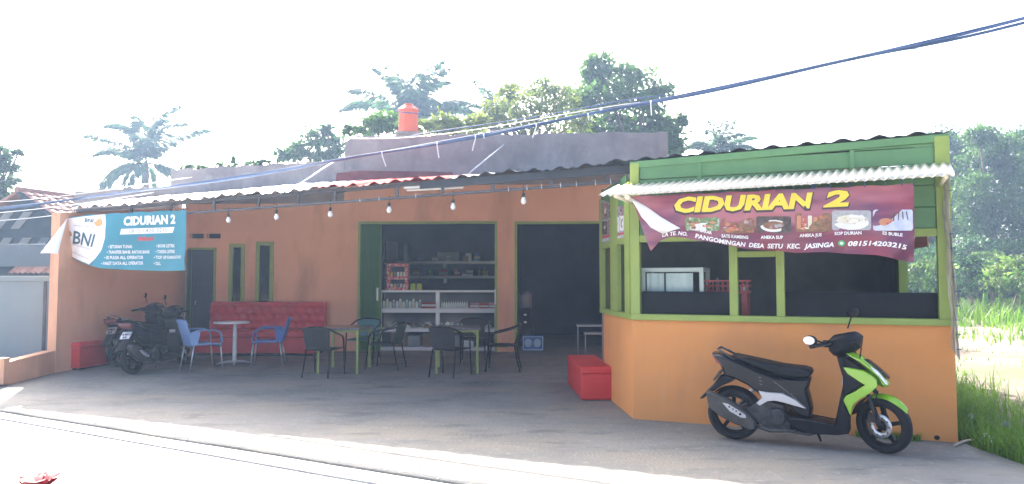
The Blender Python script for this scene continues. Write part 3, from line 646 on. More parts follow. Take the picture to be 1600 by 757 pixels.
for t, a, b, y0, y1 in (('IKAN BAKAR', 1078, 1112, 359, 366.5), ('SATE KAMBING', 1127, 1168, 371, 373), ('ANEKA SUP', 1188, 1223, 373, 373), ('ANEKA JUS', 1249, 1284, 370.5, 369), ('SOP DURIAN', 1304, 1346, 367.5, 366.5), ('ES BUBLE', 1379, 1410, 366.5, 370)):
    mb = MB(); write(mb, t, a, y0, b, y1, 5, ban_pt, .03, 0, 0, .006); mb.build('photo_caption', PR['white'], banner, clean=False)
def disc(mb, cx, cy, rx, ry, fn, off, m, n=18, jag=0, seed=0):
    q = random.Random(seed); c = fn(cx, cy, off); V = [c]
    for i in range(n):
        a = 2 * math.pi * i / n; k = 1 + jag * q.uniform(-1, 1); V.append(fn(cx + rx * k * math.cos(a), cy + ry * k * math.sin(a), off))
    mb.add(V, [(0, i + 1, (i + 1) % n + 1) for i in range(n)], m)
def rrect(mb, x0, y0, x1, y1, r, fn, off, m, tilt=0.0):
    P = []
    for cx, cy, a0 in ((x1 - r, y0 + r, -90), (x1 - r, y1 - r, 0), (x0 + r, y1 - r, 90), (x0 + r, y0 + r, 180)):
        for k in range(5): a = R(a0 + k * 22.5); P.append((cx + r * math.cos(a), cy + r * math.sin(a)))
    n = 10; xs_ = np.linspace(x0, x1, n)
    V = [fn((x0 + x1) / 2, (y0 + y1) / 2, off)] + [fn(x, y + (x - x0) * tilt, off) for x, y in P]
    k = len(P); mb.add(V, [(0, i + 1, (i + 1) % k + 1) for i in range(k)], m)
def foodmix(nm, a, b, c): return layer(mat('print_' + nm, a, .5, col2=b, scale=26, detail=4), c, 34, .55, .62, None, .9, 3)
PR['food_red'] = foodmix('chilli_mix', (.40, .07, .05), (.5, .2, .1), (.62, .5, .42)); PR['food_brown'] = foodmix('roast_mix', (.16, .07, .045), (.32, .17, .1), (.1, .12, .05)); PR['food_green'] = foodmix('leaf_mix', (.09, .17, .06), (.2, .28, .12), (.5, .48, .4)); PR['mauve'] = foodmix('meat_mix', (.2, .1, .12), (.34, .18, .17), (.5, .42, .4)); PR['grey'] = mat('print_grey', (.3, .3, .32), .5, col2=(.42, .42, .42), scale=22)
PR['food_cream'] = foodmix('soup_mix', (.6, .56, .42), (.7, .66, .56), (.48, .4, .25)); PR['sky'] = mat('print_sky', (.4, .45, .58), .5, col2=(.58, .6, .68), scale=14); PR['dark'] = mat('print_dark', (.04, .032, .03), .5, col2=(.12, .09, .08), scale=24)
pm = [PR[k] for k in ('plate', 'dark', 'food_red', 'food_brown', 'food_green', 'food_cream', 'food_orange', 'sky', 'grey', 'mauve')]
boxes = [(1071, 340, 1124, 361), (1127, 341, 1178, 364), (1181, 338, 1236, 364), (1242, 333, 1298, 362), (1300, 329, 1361, 360), (1364, 328, 1426, 361)]
qr = random.Random(5)
for i, (x0, y0, x1, y1) in enumerate(boxes):
    mb = MB(); rrect(mb, x0, y0, x1, y1, 4, ban_pt, .004, [4, 3, 1, 3, 8, 7][i])
    cx, cy = (x0 + x1) / 2, (y0 + y1) / 2
    def blob(n, mats_, rx, ry, sx, sy, off=.009, dy=0):
        for k in range(n):
            disc(mb, min(x1 - rx - 1, max(x0 + rx + 1, cx + qr.uniform(-sx, sx))), min(y1 - ry - 1, max(y0 + ry + 1, cy + dy + qr.uniform(-sy, sy))), rx * qr.uniform(.6, 1.2), ry * qr.uniform(.6, 1.2), ban_pt, off + k * .0002, qr.choice(mats_), 9, .25, k)
    if i == 0: disc(mb, cx + 4, cy + 4, 19, 6, ban_pt, .006, 0); blob(9, [2, 6, 4, 3], 5, 2, 20, 6)
    if i == 1: blob(16, [3, 2, 6, 9], 6, 2.4, 20, 8); blob(5, [2], 4, 2, 18, 3, .013, 7)
    if i == 2: disc(mb, cx, cy + 2, 21, 9.5, ban_pt, .006, 0); disc(mb, cx, cy + 1, 17, 6.5, ban_pt, .008, 3); blob(8, [9, 3, 8], 4, 2, 12, 4, .010)
    if i == 3:
        for k in range(6): rrect(mb, x0 + 3 + k * 8.6, y0 + 4 + (k % 2) * 2, x0 + 9.5 + k * 8.6, y1 - 6, 1.5, ban_pt, .006, [6, 2, 5, 6, 2, 6][k])
        blob(7, [6, 2, 0], 4, 1.6, 24, 1, .009, 10)
    if i == 4: disc(mb, cx, cy + 4, 27, 11, ban_pt, .006, 0); disc(mb, cx, cy - 1, 25, 7.5, ban_pt, .008, 5); blob(10, [5, 0], 7, 3, 16, 5, .010, -4)
    if i == 5:
        disc(mb, x0 + 20, cy + 3, 11, 6, ban_pt, .006, 6); blob(4, [2, 6], 4, 2, 8, 3, .008, 3)
        for k in range(4): rrect(mb, x0 + 30 + k * 7.5, cy - 1, x0 + 34.5 + k * 7.5, y1 - 7, 1, ban_pt, .007, [8, 1, 8, 3][k]); mb.tube([ban_pt(x0 + 32 + k * 7.5, cy, .01), ban_pt(x0 + 34 + k * 6, y0 + 3, .01)], .004, 4, 1)
    mb.build('photo_print', pm, banner, clean=False)
mb = MB(); disc(mb, 1315, 380.5, 5.5, 4.6, ban_pt, .006, 0); disc(mb, 1315, 380.5, 2.6, 2.2, ban_pt, .008, 1); mb.build('phone_icon', [PR['green'], PR['white']], banner, clean=False)
for px in (985, 1004, 1030, 1063, 1092, 1128, 1133, 1156, 1186, 1211, 1240, 1269, 1273, 1298, 1325, 1351, 1383, 1410, 1427):
    py = 307.5 - 20 * (px - 985) / 443; mb = MB(); a = ban_pt(px, py); u, z = KF.uz(px, py - 8, -.48); mb.tube([(a[0], a[1] - .004, a[2] - .01), (a[0] + .004, -.485, z + .02), (a[0], -.455, z + .015)], .0035, 5); mb.build('cord', M['cable'], banner)

# ---- side poster on the kiosk's left wall
po = thing('menu_poster', 'dark photo menu poster with white cards on the kiosk side wall', 'poster', Cc, LF.rot)
def pfn(px, py, off=0.0): u, z = LF.uz(px, py, -.012); return (u, -.016 - off, z)
mb = MB(); P = [pfn(*p) for p in ((939.5, 312), (976, 327), (977, 373), (940, 380))]; mb.add(P + [(p[0], p[1] + .006, p[2]) for p in P], [(3, 2, 1, 0), (4, 5, 6, 7), (0, 1, 5, 4), (1, 2, 6, 5), (2, 3, 7, 6), (3, 0, 4, 7)]); mb.build('poster_sheet', PR['grey'], po)
mb = MB()
for k, (x0, y0, x1, y1, c) in enumerate(((941, 318, 951, 343, 1), (952, 320, 962, 341, 0), (963, 322, 975, 338, 1), (941, 346, 950, 367, 0), (951, 344, 961, 366, 1), (961.5, 339, 968, 363, 2), (969, 337, 975.5, 361, 2))):
    V = [pfn(x0, y0, .004), pfn(x1, y0 + .5, .004), pfn(x1, y1 - .5, .004), pfn(x0, y1, .004)]; mb.add(V, [(3, 2, 1, 0)], c)
    for q in range(5): disc(mb, x0 + (x1 - x0) * qr.uniform(.25, .75), y0 + (y1 - y0) * qr.uniform(.2, .8), (x1 - x0) * .16, (y1 - y0) * .13, pfn, .006 + q * .0004, qr.choice([0, 1, 3, 4, 5]), 8, .3, q + k * 7)
V = [pfn(941, 369, .004), pfn(976, 363, .004), pfn(976, 366, .004), pfn(941, 373, .004)]; mb.add(V, [(3, 2, 1, 0)], 6)
mb.build('poster_print', [PR['dark'], PR['mauve'], PR['white'], PR['food_brown'], PR['grey'], PR['food_cream'], PR['red']], po, clean=False)
mb = MB(); write(mb, 'KEDAI CIDURIAN 2', 942, 378, 975, 371.5, 4, pfn, .03, 0, 0, .005); mb.build('lettering', PR['white'], po, clean=False)

# ---- rolled plastic film at the right corner
pf = thing('plastic_film', 'torn strip of clear plastic sheet hanging at the kiosk right corner', 'plastic sheet', KF.world(0, 0, 0), KF.rot)
def film(a, b):
    xl = 1471 + 15 * b + 1.6 * math.sin(b * 17); xr = 1481 + 19 * b + 1.2 * math.sin(b * 11 + 1)
    y = 264 + (540 + 24 * a - 264) * b; u, z = KF.uz(xl + (xr - xl) * a, y, -.1); return (u, -.1 + .03 * math.sin(a * 7 + b * 5) + .016 * math.sin(a * 19 - b * 21), z)
mb = MB(); mb.grid(film, 14, 60); mb.build('sheet', M['plastic'], pf, clean=False)
mb = MB()
for k in range(2): mb.grid(lambda a, b: tuple(np.array(film(.72 + .26 * a, b)) + np.array((0, -.012 - .008 * k, 0))), 3, 60)
mb.build('rolled_edge', M['plastic'], pf, clean=False)
for k in range(13):
    b = .04 + k * .075; p = film(.5, b); q = film(.98, b); mb = MB(); mb.tube([(q[0] - .02, q[1] - .02, q[2]), (q[0] + .02, q[1] - .015, q[2] + .004)], .005, 5); mb.build('film_clip', M['cable'], pf)

# ---- bank agent banner at the left end of the canopy
bb = thing('agent_banner', 'teal and white bank agent banner hanging from the left end of the canopy', 'banner', roofx.o, roofx.rot)
def b2_pt(px, py, off=0.0):
    u, z = roofx.uz(px, py, -.06); f = (py - 330) / 90
    return (u, -.06 - .04 * f * math.sin(px / 24 + f) - .012 * math.sin((px + py) / 9) * f - off + .12 * max(0, (150 - px) / 50) * f, z)
B2T = [(104, 341), (120, 337.5), (165, 334.5), (230, 331), (291, 328.5)]; B2B = [(89, 398), (112, 407), (137, 414.5), (165, 420), (200, 422), (250, 424), (290, 423)]
def b2_uv(u, v):
    k = u * (len(B2T) - 1); tx = float(np.interp(k, range(len(B2T)), [p[0] for p in B2T])); ty = interp(B2T, tx) + .7 * math.sin(tx / 6)
    k = u * (len(B2B) - 1); bx_ = float(np.interp(k, range(len(B2B)), [p[0] for p in B2B])); by = interp(B2B, bx_)
    return tx + (bx_ - tx) * (1 - v), ty + (by - ty) * (1 - v)
mb = MB(); mb.grid(lambda a, b: b2_pt(*b2_uv(a, b)), 60, 24); mb.build('banner_cloth', M['ban2'], bb, clean=False)
WB = [(165, 335), (166.5, 350), (166, 372), (160, 392), (150, 405), (137, 413.5)]      # edge of the white field
def wf_(a, b):
    i = a * 5; x2 = float(np.interp(i, range(6), [p[0] for p in WB])); y2 = float(np.interp(i, range(6), [p[1] for p in WB]))
    x1, y1 = 104.5 - 14.5 * a, 341.5 + 56 * a
    return b2_pt(x1 + (x2 - x1) * b, y1 + (y2 - y1) * b, .005)
mb = MB(); mb.grid(wf_, 24, 24); mb.build('white_field', PR['white'], bb, clean=False)
mb = MB()
def fl2(a, b):
    off = .10 + .42 * a + .12 * a * b + .05 * math.sin(b * 3.1) * a; u, z = roofx.uz(105 - 15 * a - 27 * a * b, 341.5 + 56 * a - (4 * b * (1 - b) + 1.5 * b) * a, -off); return (u, -off, z)
mb.grid(fl2, 14, 10); mb.build('folded_corner', M['banback'], bb, clean=False)
mb = MB(); write(mb, 'CIDURIAN 2', 194, 352.5, 274, 349, 13.5, b2_pt, .05, .06, 0, .006); mb.build('title_lettering', PR['white'], bb, clean=False)
mb = MB(); mb.grid(lambda a, b: b2_pt(190.5 + 82 * a - 2 * b * (1 - a) - 3 * b * a, 358 - 3 * a + 9 * b, .005), 30, 6); mb.build('phone_box', PR['white'], bb, clean=False)
mb = MB(); write(mb, '0815 1420 3215', 203, 365, 261, 362.5, 6.6, b2_pt, .01, 0, 0, .009); mb.build('phone_lettering', PR['grey'], bb, clean=False)
mb = MB(); write(mb, 'Melayani', 216, 376.5, 240, 375.5, 7, b2_pt, .03, .3, 0, .006); mb.build('red_lettering', PR['red'], bb, clean=False)
mb = MB()
for t, x, y, wd in (('• SETORAN TUNAI', 171, 388.5, 36), ('• TRANSFER BANK ANTAR BANK', 170, 397, 63), ('• ISI PULSA ALL OPERATOR', 167, 405.5, 56), ('• PAKET DATA ALL OPERATOR', 163, 414.5, 60), ('• BAYAR LISTRIK', 243, 387, 29), ('• TOKEN LISTRIK', 242, 396, 30), ('• TOP UP DANA/OVO', 239, 405, 45), ('• DLL', 238, 414.5, 10)):
    mb = MB(); write(mb, t, x, y, x + wd, y - wd * .012, 5.2, b2_pt, .02, 0, 0, .006); mb.build('list_line', PR['white'], bb, clean=False)
mb = MB(); write(mb, 'BNI', 107, 380, 151, 387, 21, b2_pt, .018, .3, 0, .010); write(mb, 'BNI', 132, 347, 147, 348, 6, b2_pt, .02, .2, 0, .010); mb.build('bank_lettering', PR['navy'], bb, clean=False)
mb = MB(); write(mb, 'melayani agen resmi', 113, 353.5, 152, 355.5, 2.6, b2_pt, .01, 0, 0, .010); write(mb, 'agen laku pandai terdaftar', 96, 380, 146, 392, 3, b2_pt, .01, 0, 0, .010); write(mb, 'transaksi mudah dan aman', 97, 393, 138, 406, 3, b2_pt, .01, 0, 0, .010); mb.build('small_lettering', PR['grey'], bb, clean=False)
mb = MB(); disc(mb, 102, 366, 7.5, 4.5, b2_pt, .010, 0, 12, .25, 3); disc(mb, 101, 371, 5, 3, b2_pt, .010, 0, 10, .3, 4); disc(mb, 155, 348, 6, 5, b2_pt, .010, 1, 10, .35, 5); mb.build('logo_patch', [PR['food_orange'], PR['amber']], bb, clean=False)

# ================================================================ OVERHEAD CABLES
CF = Frame((-8.0, 10 - .49 * (-8 + 1.79)), (8.0, 10 - .49 * (8 + 1.79)))
def cab(px, py, off=0.0): u, z = CF.uz(px, py, off); return (u, off, z)
def smooth(pts, n=10):
    xs_ = [p[0] for p in pts]; ys_ = [p[1] for p in pts]; out = []
    c = np.polyfit(xs_, ys_, min(4, len(pts) - 1)); 
    for x in np.linspace(xs_[0], xs_[-1], n * 4): out.append((x, float(np.polyval(c, x))))
    return out
cb = thing('cable_bundle', 'thick black bundle of overhead cables crossing in front of the roof', 'cable', CF.o, CF.rot)
MAIN = [(-120, 338), (0, 327), (150, 310), (300, 288), (450, 264), (600, 241), (800, 205), (1000, 162), (1200, 124), (1400, 77), (1600, 31), (1750, -8)]
MAIN = smooth(MAIN, 14)
def run_on(P, n=6, step=2.2):
    a, b = Vector(P[-2]), Vector(P[-1]); d = (b - a).normalized(); c, e = Vector(P[0]), Vector(P[1]); f = (c - e).normalized()
    return [tuple(c + f * step * k + Vector((0, 0, .02 * k * k))) for k in range(n, 0, -1)] + list(P) + [tuple(b + d * step * k + Vector((0, 0, .02 * k * k))) for k in range(1, n + 1)]
for dy, off, r in ((0, 0, .014), (4.0, .012, .015), (1, -.02, .010)):
    mb = MB(); mb.tube(run_on([cab(x, y + dy * (.3 + .5 * max(0, (x - 200)) / 1400 + 1.1 * max(0, (x - 1380) / 220)) - 2 + (1.6 * math.sin(x / 60 + dy * 2) if off else 0), off) for x, y in MAIN]), r, 7); mb.build('cable_strand', M['cable'], cb)
for px, dx, dy in ((597, 6, 20), (683, 3, 22), (743, -5, 22), (838, -6, 20), (1017, 1, 20), (756, 1, 5), (919, 1, 8)):
    y = float(np.interp(px, [p[0] for p in MAIN], [p[1] for p in MAIN])); mb = MB(); mb.tube([cab(px, y - 3, -.03), cab(px, y + 2, -.035), cab(px + dx, y + dy, -.03)], .007, 5); mb.build('cable_tie', M['tie'], cb)
thin = [([(640, 213), (750, 196), (880, 175), (960, 160), (1045, 149)], .3, .006, 'thin dark cable running just above the thick cable bundle before the trees'),
        ([(540, 216), (700, 209), (860, 183), (1000, 160)], .6, .006, 'thin pale cable above the parapet wall meeting the thick cable bundle'),
        ([(1405, 79), (1480, 71), (1600, 52), (1720, 32)], .1, .004, 'thin wire leaving the thick cable bundle at upper right'),
        ([(1300, 88), (1440, 54), (1520, 32), (1600, 9), (1700, -20)], .9, .003, 'thinnest wire, topmost in the sky above the thick cable bundle'),
        ([(-60, 317), (60, 311), (180, 295), (300, 277)], .5, .007, 'thin cable crossing the neighbouring gable just under its ridge'),
        ([(-60, 345), (40, 342), (130, 330), (240, 310)], .8, .007, 'thin cable drooping across the middle of the neighbouring gable'),
        ([(-60, 336), (40, 329), (130, 318), (240, 301)], -.3, .007, 'thin cable crossing the gable above the drooping one')]
for pts, off, r, lab in thin:
    pts = smooth(pts, 6); mb = MB(); o_ = Vector((0, 0, 0)); mb.tube([cab(x, y, off) for x, y in pts], r, 6); o = mb.build('overhead_wire', M['cable'] if 'pale' not in lab and 'thin cable' not in lab else M['steel']); o.location = CF.o; o.rotation_euler = (0, 0, CF.rot); tag(o, lab, 'wire', 'thin overhead wires')

# ================================================================ BULBS AND TUBE UNDER THE EAVE
BULBS = [(287, 336, 'hanging white bulb in front of the teal banner corner'), (357, 343, 'hanging white bulb above the first slim window'), (432, 338, 'hanging white bulb just right of the second slim window'), (516, 334, 'hanging white bulb above the right end of the red sofa'),
         (608, 327, 'hanging white bulb above the left part of the shop display opening'), (708, 322, 'hanging white bulb above the right part of the shop display opening'), (818, 313, 'hanging white bulb above the dark entrance')]
for px, py, lab in BULBS:
    t = t_at(px); p = eave(t); u, z = roofx.uz(px, py, .05); pl_ = roofx.world(u, .05, z)
    b = thing('hanging_bulb', lab, 'light bulb', (pl_.x, pl_.y, z), 0, 'bulbs hanging along the canopy edge'); ztop = p.z - .2 - z
    mb = MB(); mb.lathe([(0, -.055), (.016, -.052), (.030, -.036), (.035, -.018), (.032, .0), (.022, .018), (.017, .036)], 14); mb.build('bulb', M['bulb'], b)
    mb = MB(); mb.lathe([(.019, .034), (.021, .038), (.019, .075), (.01, .09), (0, .092)], 12); mb.build('socket', M['socket'], b)
    mb = MB(); mb.tube([(0, 0, .085), (0, 0, max(.14, ztop + .03))], .006, 5); mb.build('cord', M['socket'], b)
u0, z0 = roofx.uz(632, 296, .12); u1, z1 = roofx.uz(728, 291, .12)
tl = thing('tube_light', 'long white tube light fixed under the canopy edge', 'tube light', roofx.world(u0, .12, z0), roofx.rot)
mb = MB(); v = Vector((u1 - u0, 0, z1 - z0)); rot = v.to_track_quat('X', 'Z').to_matrix(); mb.box(v / 2 + Vector((0, 0, .02)), (v.length, .05, .035), rot); mb.build('housing', M['white'], tl, bevel=.004)
mb = MB(); mb.tube([(.04, 0, -.018), v + Vector((-.04, 0, -.018))], .014, 10); mb.build('tube', M['bulb'], tl)
# ================================================================ FURNITURE
def rattan(name, lab, loc, face, wk):
    t = thing('rattan_chair', lab, 'chair', loc, R(face), 'woven chairs round the granite tables')
    L_ = []
    for s in (1, -1):
        mb = MB(); mb.tube([(.25, .25 * s, 0), (.225, .25 * s, .25), (.205, .25 * s, .42)], .0125, 8); mb.build('leg', M['black'], t)
        mb = MB(); mb.tube([(-.30, .21 * s, 0), (-.24, .2 * s, .25), (-.215, .19 * s, .42)], .0125, 8); mb.build('leg', M['black'], t)
        mb = MB(); mb.tube([(.205, .25 * s, .42), (.19, .252 * s, .54), (.15, .255 * s, .605), (.06, .257 * s, .635), (-.08, .256 * s, .665), (-.2, .245 * s, .705), (-.265, .2 * s, .745), (-.29, .12 * s, .765), (-.297, 0, .77)], .014, 8); mb.build('arm_rail', M['black'], t)
    mb = MB(); mb.grid(lambda a, b: ((-.21 + .44 * a), (-.225 + .45 * b) * (1 - .1 * (1 - a)), .43 - .025 * math.sin(a * math.pi) * math.sin(b * math.pi) + .004 * math.sin(a * 50) * math.sin(b * 50)), 20, 20); mb.build('seat', wk, t, solid=.022)
    mb = MB(); mb.grid(lambda a, b: (-.205 - .085 * b - .035 * math.cos((a - .5) * math.pi), (a - .5) * (.38 + .05 * b), .445 + .315 * b + .003 * math.sin(a * 60)), 16, 14); mb.build('backrest', wk, t, solid=.016)
    return t
def onfloor(px, py): return gnd(px, py)
ch = [('black woven armchair with its back to the road, by the left granite table', (505, 587.5), (525, 580), 80, 'wicker'), ('dark green woven armchair between the left granite table and the display cabinet', (602, 576), None, 168, 'wicker2'), ('teal woven armchair behind the left granite table', (568, 567), None, 262, 'wicker3'),
      ('black woven armchair with its back to the road, by the right granite table', (703, 587.5), None, 68, 'wicker'), ('black woven armchair beside the right granite table, facing it from the entrance side', (785, 579), None, 176, 'wicker'), ('black woven armchair behind the right granite table', (741, 566), None, 275, 'wicker')]
for lab, p, q, fc, wk in ch: rattan('rattan_chair', lab, onfloor(*p), fc, M[wk])
def gtable(lab, fl_, fr_):
    a, b = gnd(*fl_), gnd(*fr_); d = (b - a); rz = math.atan2(d.y, d.x); w_ = d.length; dp = .8
    t = thing('granite_table', lab, 'table', a, rz, 'granite topped tables')
    for x in (0, w_):
        for y in (0, dp):
            mb = MB(); mb.bx(x - .017, x + .017, y - .017, y + .017, 0, .69); sx = 1 if x == 0 else -1
            mb.tube([(x, y, .6), (x + sx * .1, y, .69)], .012, 6); mb.build('leg', M['legpaint'], t, bevel=.003, seg=1)
    mb = MB(); mb.bx(-.05, w_ + .05, -.06, dp + .06, .692, .722); mb.build('tabletop', M['granite'], t, bevel=.006)
    mb = MB(); mb.bx(-.018, w_ + .018, -.016, dp + .016, .655, .69); mb.build('apron_frame', M['legpaint'], t)
gtable('left granite topped table with yellow green legs, nearest the red sofa', (497, 584), (558, 584.5))
gtable('right granite topped table with yellow green legs, before the display cabinet', (682, 584.5), (746, 584))

def bluechair(lab, loc, face, m):
    t = thing('plastic_chair', lab, 'chair', loc, R(face), 'blue plastic chairs at the white table')
    mb = MB(); mb.grid(lambda a, b: (-.2 + .44 * a, (b - .5) * (.44 + .02 * a), .445 - .018 * math.sin(math.pi * b) - (.03 * max(0, a - .85) / .15) ), 14, 12); mb.build('seat', m, t, solid=.03)
    mb = MB()
    def bk(a, b):
        w_ = .40 + .05 * b - .03 * max(0, b - .9) * 10
        return (-.205 - .13 * b - .03 * math.cos((a - .5) * math.pi) + .0, (a - .5) * w_, .40 + .44 * b + (.0 if b < 1 else -.012 * abs(a - .5) * 2))
    mb.grid(bk, 14, 12); mb.build('backrest', m, t, solid=.022)
    for s in (1, -1):
        P = [(-.265, .2, .62), (-.17, .245, .655), (-.02, .262, .662), (.12, .262, .652), (.19, .258, .62), (.222, .252, .55), (.232, .245, .44)]
        mb = MB(); mb.tube([(p[0], p[1] * s, p[2]) for p in P], [.03, .03, .03, .032, .03, .028, .03], 8, flat=.42); mb.build('arm', m, t)
        mb = MB(); mb.add([(-.28, .2 * s, .62), (-.12, .25 * s, .65), (-.15, .235 * s, .44), (-.24, .215 * s, .42)], [(0, 1, 2, 3)]); mb.build('arm_gusset', m, t, solid=.012)
        for x0, x1 in ((.22, .262), (-.2, -.27)):
            mb = MB(); mb.tube([(x0, .215 * s, .44), (x1, .235 * s, 0)], .0125, 8); mb.build('leg', M['steel'], t)
bluechair('light blue plastic armchair between the dark motorbikes and the white table', gnd(315, 577.5), 42, M['blue'])
bluechair('blue plastic armchair before the red sofa, right of the white table', gnd(419, 572), 192, M['blue2'])
pt = gnd(366, 570)
t = thing('pedestal_table', 'small round white table on a single white pole', 'table', pt)
mb = MB(); mb.lathe([(0, .715), (.29, .715), (.30, .722), (.30, .738), (.292, .745), (0, .745)], 40); o = mb.build('tabletop', M['white'], t); o.location = (-.06, 0, 0)
mb = MB(); mb.lathe([(.035, .05), (.034, .4), (.03, .715)], 16); mb.build('pole', M['white'], t)
for a in (20, 110, 200, 290):
    mb = MB(); mb.tube([(0, 0, .055), (.14 * math.cos(R(a)), .14 * math.sin(R(a)), .05), (.29 * math.cos(R(a)), .29 * math.sin(R(a)), .016)], [.026, .022, .014], 8); mb.build('foot', M['steel'], t)

# ---- red tufted sofa against the facade
su0, su1 = fu(338.5), fu(513); sy0 = -.95; SWd = su1 - su0
sofa = thing('tufted_sofa', 'long red tufted sofa bench against the orange wall', 'sofa', FC.world(su0, 0, .09), FC.rot)
zt = fz(420, 470) - .09 - .02
def tuft(a, b):
    nx, nz = 13, 4; x = a * SWd; z = .42 + (zt - .42) * b; s_, q = a * nx, b * nz; y = -.25 + .06 * b
    d = min(((s_ - i - (.5 if (j % 2) else 0)) ** 2 * 1.0 + (q - j) ** 2 * 1.1) for j in range(0, nz + 1) for i in (math.floor(s_ - (.5 if j % 2 else 0)), math.floor(s_ - (.5 if j % 2 else 0)) + 1))
    e_ = min(1, min(b, 1 - b) * 9); return (x, y - .035 * min(1, d * 3.2) * e_ - .03 * e_, z)
mb = MB(); mb.grid(tuft, 104, 34); mb.build('backrest', M['red'], sofa, clean=False)
mb = MB(); mb.bx(0, SWd, -.235, -.06, .3, zt + .0); mb.build('back_frame', M['red'], sofa, bevel=.02)
mb = MB()
for j in (1, 2, 3):
    for i in range(13):
        x = (i + (.5 if j % 2 else 0)) / 13 * SWd
        if 0.03 < x < SWd - .03: mb.sphere((x, -.25 + .06 * j / 4 - .02, .42 + (zt - .42) * j / 4), (.016, .012, .016), 8, 5)
o = mb.build('tuft_button', M['button'], sofa); tag(o, kind='stuff')
mb = MB(); mb.bx(0.01, SWd - .01, sy0, -.3, .34, .47); mb.build('seat_cushion', M['red'], sofa, bevel=.04, seg=3)
mb = MB(); mb.bx(.0, SWd, sy0 + .02, -.08, .05, .335); mb.build('base', M['red'], sofa, bevel=.012)
mb = MB(); mb.bx(.03, SWd - .03, sy0 + .07, -.1, .0, .05); mb.build('plinth', M['black'], sofa)
# ---- red vinyl boxes
g1 = gnd(124, 579); rzb = math.atan2((Vector(C0) - P0).y, (Vector(C0) - P0).x)
b1 = thing('seat_box', 'red vinyl box seat along the left side wall behind the motorbikes', 'box seat', (g1.x, g1.y, g1.z + .0), rzb)
mb = MB(); mb.bx(0, 1.35, 0, .24, .03, .36); mb.build('box_body', M['redbox'], b1, bevel=.015)
mb = MB(); mb.bx(-.01, 1.36, -.01, .245, .362, .45); mb.build('cushion_lid', M['redbox'], b1, bevel=.025, seg=3)
mb = MB(); mb.bx(.03, 1.3, .03, .21, 0, .03); mb.build('plinth', M['black'], b1)
g2 = gnd(912, 626.5); g3 = gnd(961, 626.5)
b2 = thing('seat_box', 'bright red vinyl box seat beside the kiosk left wall', 'box seat', (g2.x - .03, g2.y, 0), R(2.0))
mb = MB(); mb.bx(0, .40, 0, 1.55, .01, .33); mb.build('box_body', M['redbox'], b2, bevel=.015)
mb = MB(); mb.bx(-.01, .41, -.012, 1.56, .332, .425); mb.build('cushion_lid', M['redbox'], b2, bevel=.028, seg=3)

# ================================================================ INSIDE THE SHOP
# glass display cabinet standing in the shutter opening (all measures on the facade frame)
cy = .16
cu0, cu1 = FC.uz(594, 500, cy)[0], FC.uz(775, 500, cy)[0]; cz = lambda y: FC.uz(690, y, cy)[1]
cab_ = thing('display_cabinet', 'white framed glass display cabinet full of small goods in the shop opening', 'cabinet', FC.world(cu0, cy, 0), FC.rot)
CW, CD = cu1 - cu0, .45; zb, z2_, z1_, zt_ = cz(549), cz(519), cz(489), cz(457)
def cpart(name, x0, x1, y0, y1, z0, z1, m='alu', bev=.003): mb = MB(); mb.bx(x0, x1, y0, y1, z0, z1); return mb.build(name, M[m], cab_, bevel=bev)
cpart('plinth', .01, CW - .01, .02, CD, FLR - .01, zb, 'inner'); cpart('bottom_shelf', 0, CW, 0, CD, zb, zb + .075); cpart('middle_shelf', 0.001, CW - .001, .001, CD, z2_, z2_ + .07); cpart('upper_shelf', 0, CW, 0, CD, z1_, z1_ + .085); cpart('cabinet_top', -.01, CW + .01, -.012, CD, zt_, zt_ + .04)
mu = FC.uz(684, 500, cy)[0] - cu0
for (a, b) in ((zb + .076, z2_ - .001), (z2_ + .071, z1_ - .001), (z1_ + .086, zt_ - .001)):
    cpart('mullion', mu - .045, mu + .035, .003, .05, a, b); cpart('corner_post', 0.001, .03, .003, .05, a, b); cpart('corner_post', CW - .03, CW - .001, .003, .05, a, b)
    cpart('glass_pane', .031, mu - .046, .02, .024, a, b, 'caseglass', 0); cpart('glass_pane', mu + .036, CW - .031, .02, .024, a, b, 'caseglass', 0)
cpart('back_panel', 0.01, CW - .01, CD - .015, CD - .002, zb + .08, zt_ - .002, 'inner')
GM = {k: mat('goods_' + k, c, .5, var=.1) for k, c in dict(white=(.78, .8, .78), cream=(.7, .67, .55), red=(.45, .04, .04), blue=(.06, .12, .35), green=(.1, .32, .08), brown=(.22, .12, .07), pink=(.5, .16, .2), grey=(.25, .26, .28), lime=(.4, .5, .08), yellow=(.6, .42, .05), clear=(.4, .45, .45)).items()}
def ctmp(x, y, z): return FC.world(cu0 + x, cy + y, z)
proto_jar = None; gr = random.Random(21)
def jar_mesh(h, r, m1, m2):
    mb = MB(); mb.lathe([(0, 0), (r, 0), (r, h * .72), (r * .7, h * .8), (r * .7, h * .82)], 12, m=0); mb.lathe([(r * .75, h * .82), (r * .75, h), (0, h)], 12, m=1); return mb
jars = []
def put(o, p, lab, cat, grp): o.location = p; o.rotation_euler = (0, 0, FC.rot); return tag(o, lab, cat, grp)
jm = {}
x = .05
k = 0
while x < mu - .35:
    c = ['white', 'cream', 'white', 'clear'][k % 4]; h = [.15, .17, .14, .19][(k * 7) % 4]
    if (c, h) not in jm: jm[(c, h)] = jar_mesh(h, .03, 0, 1).build('jar', [GM[c], GM['white']]); o = jm[(c, h)]
    else: o = share(jm[(c, h)])
    put(o, ctmp(x, .12, z1_ + .086), f'{dict(white="white", cream="cream", clear="pale clear")[c]} {"tall" if h > .16 else "short"} jar in the row on the left upper cabinet shelf', 'jar', 'jars on the left upper cabinet shelf'); x += .068; k += 1
bx_ = None
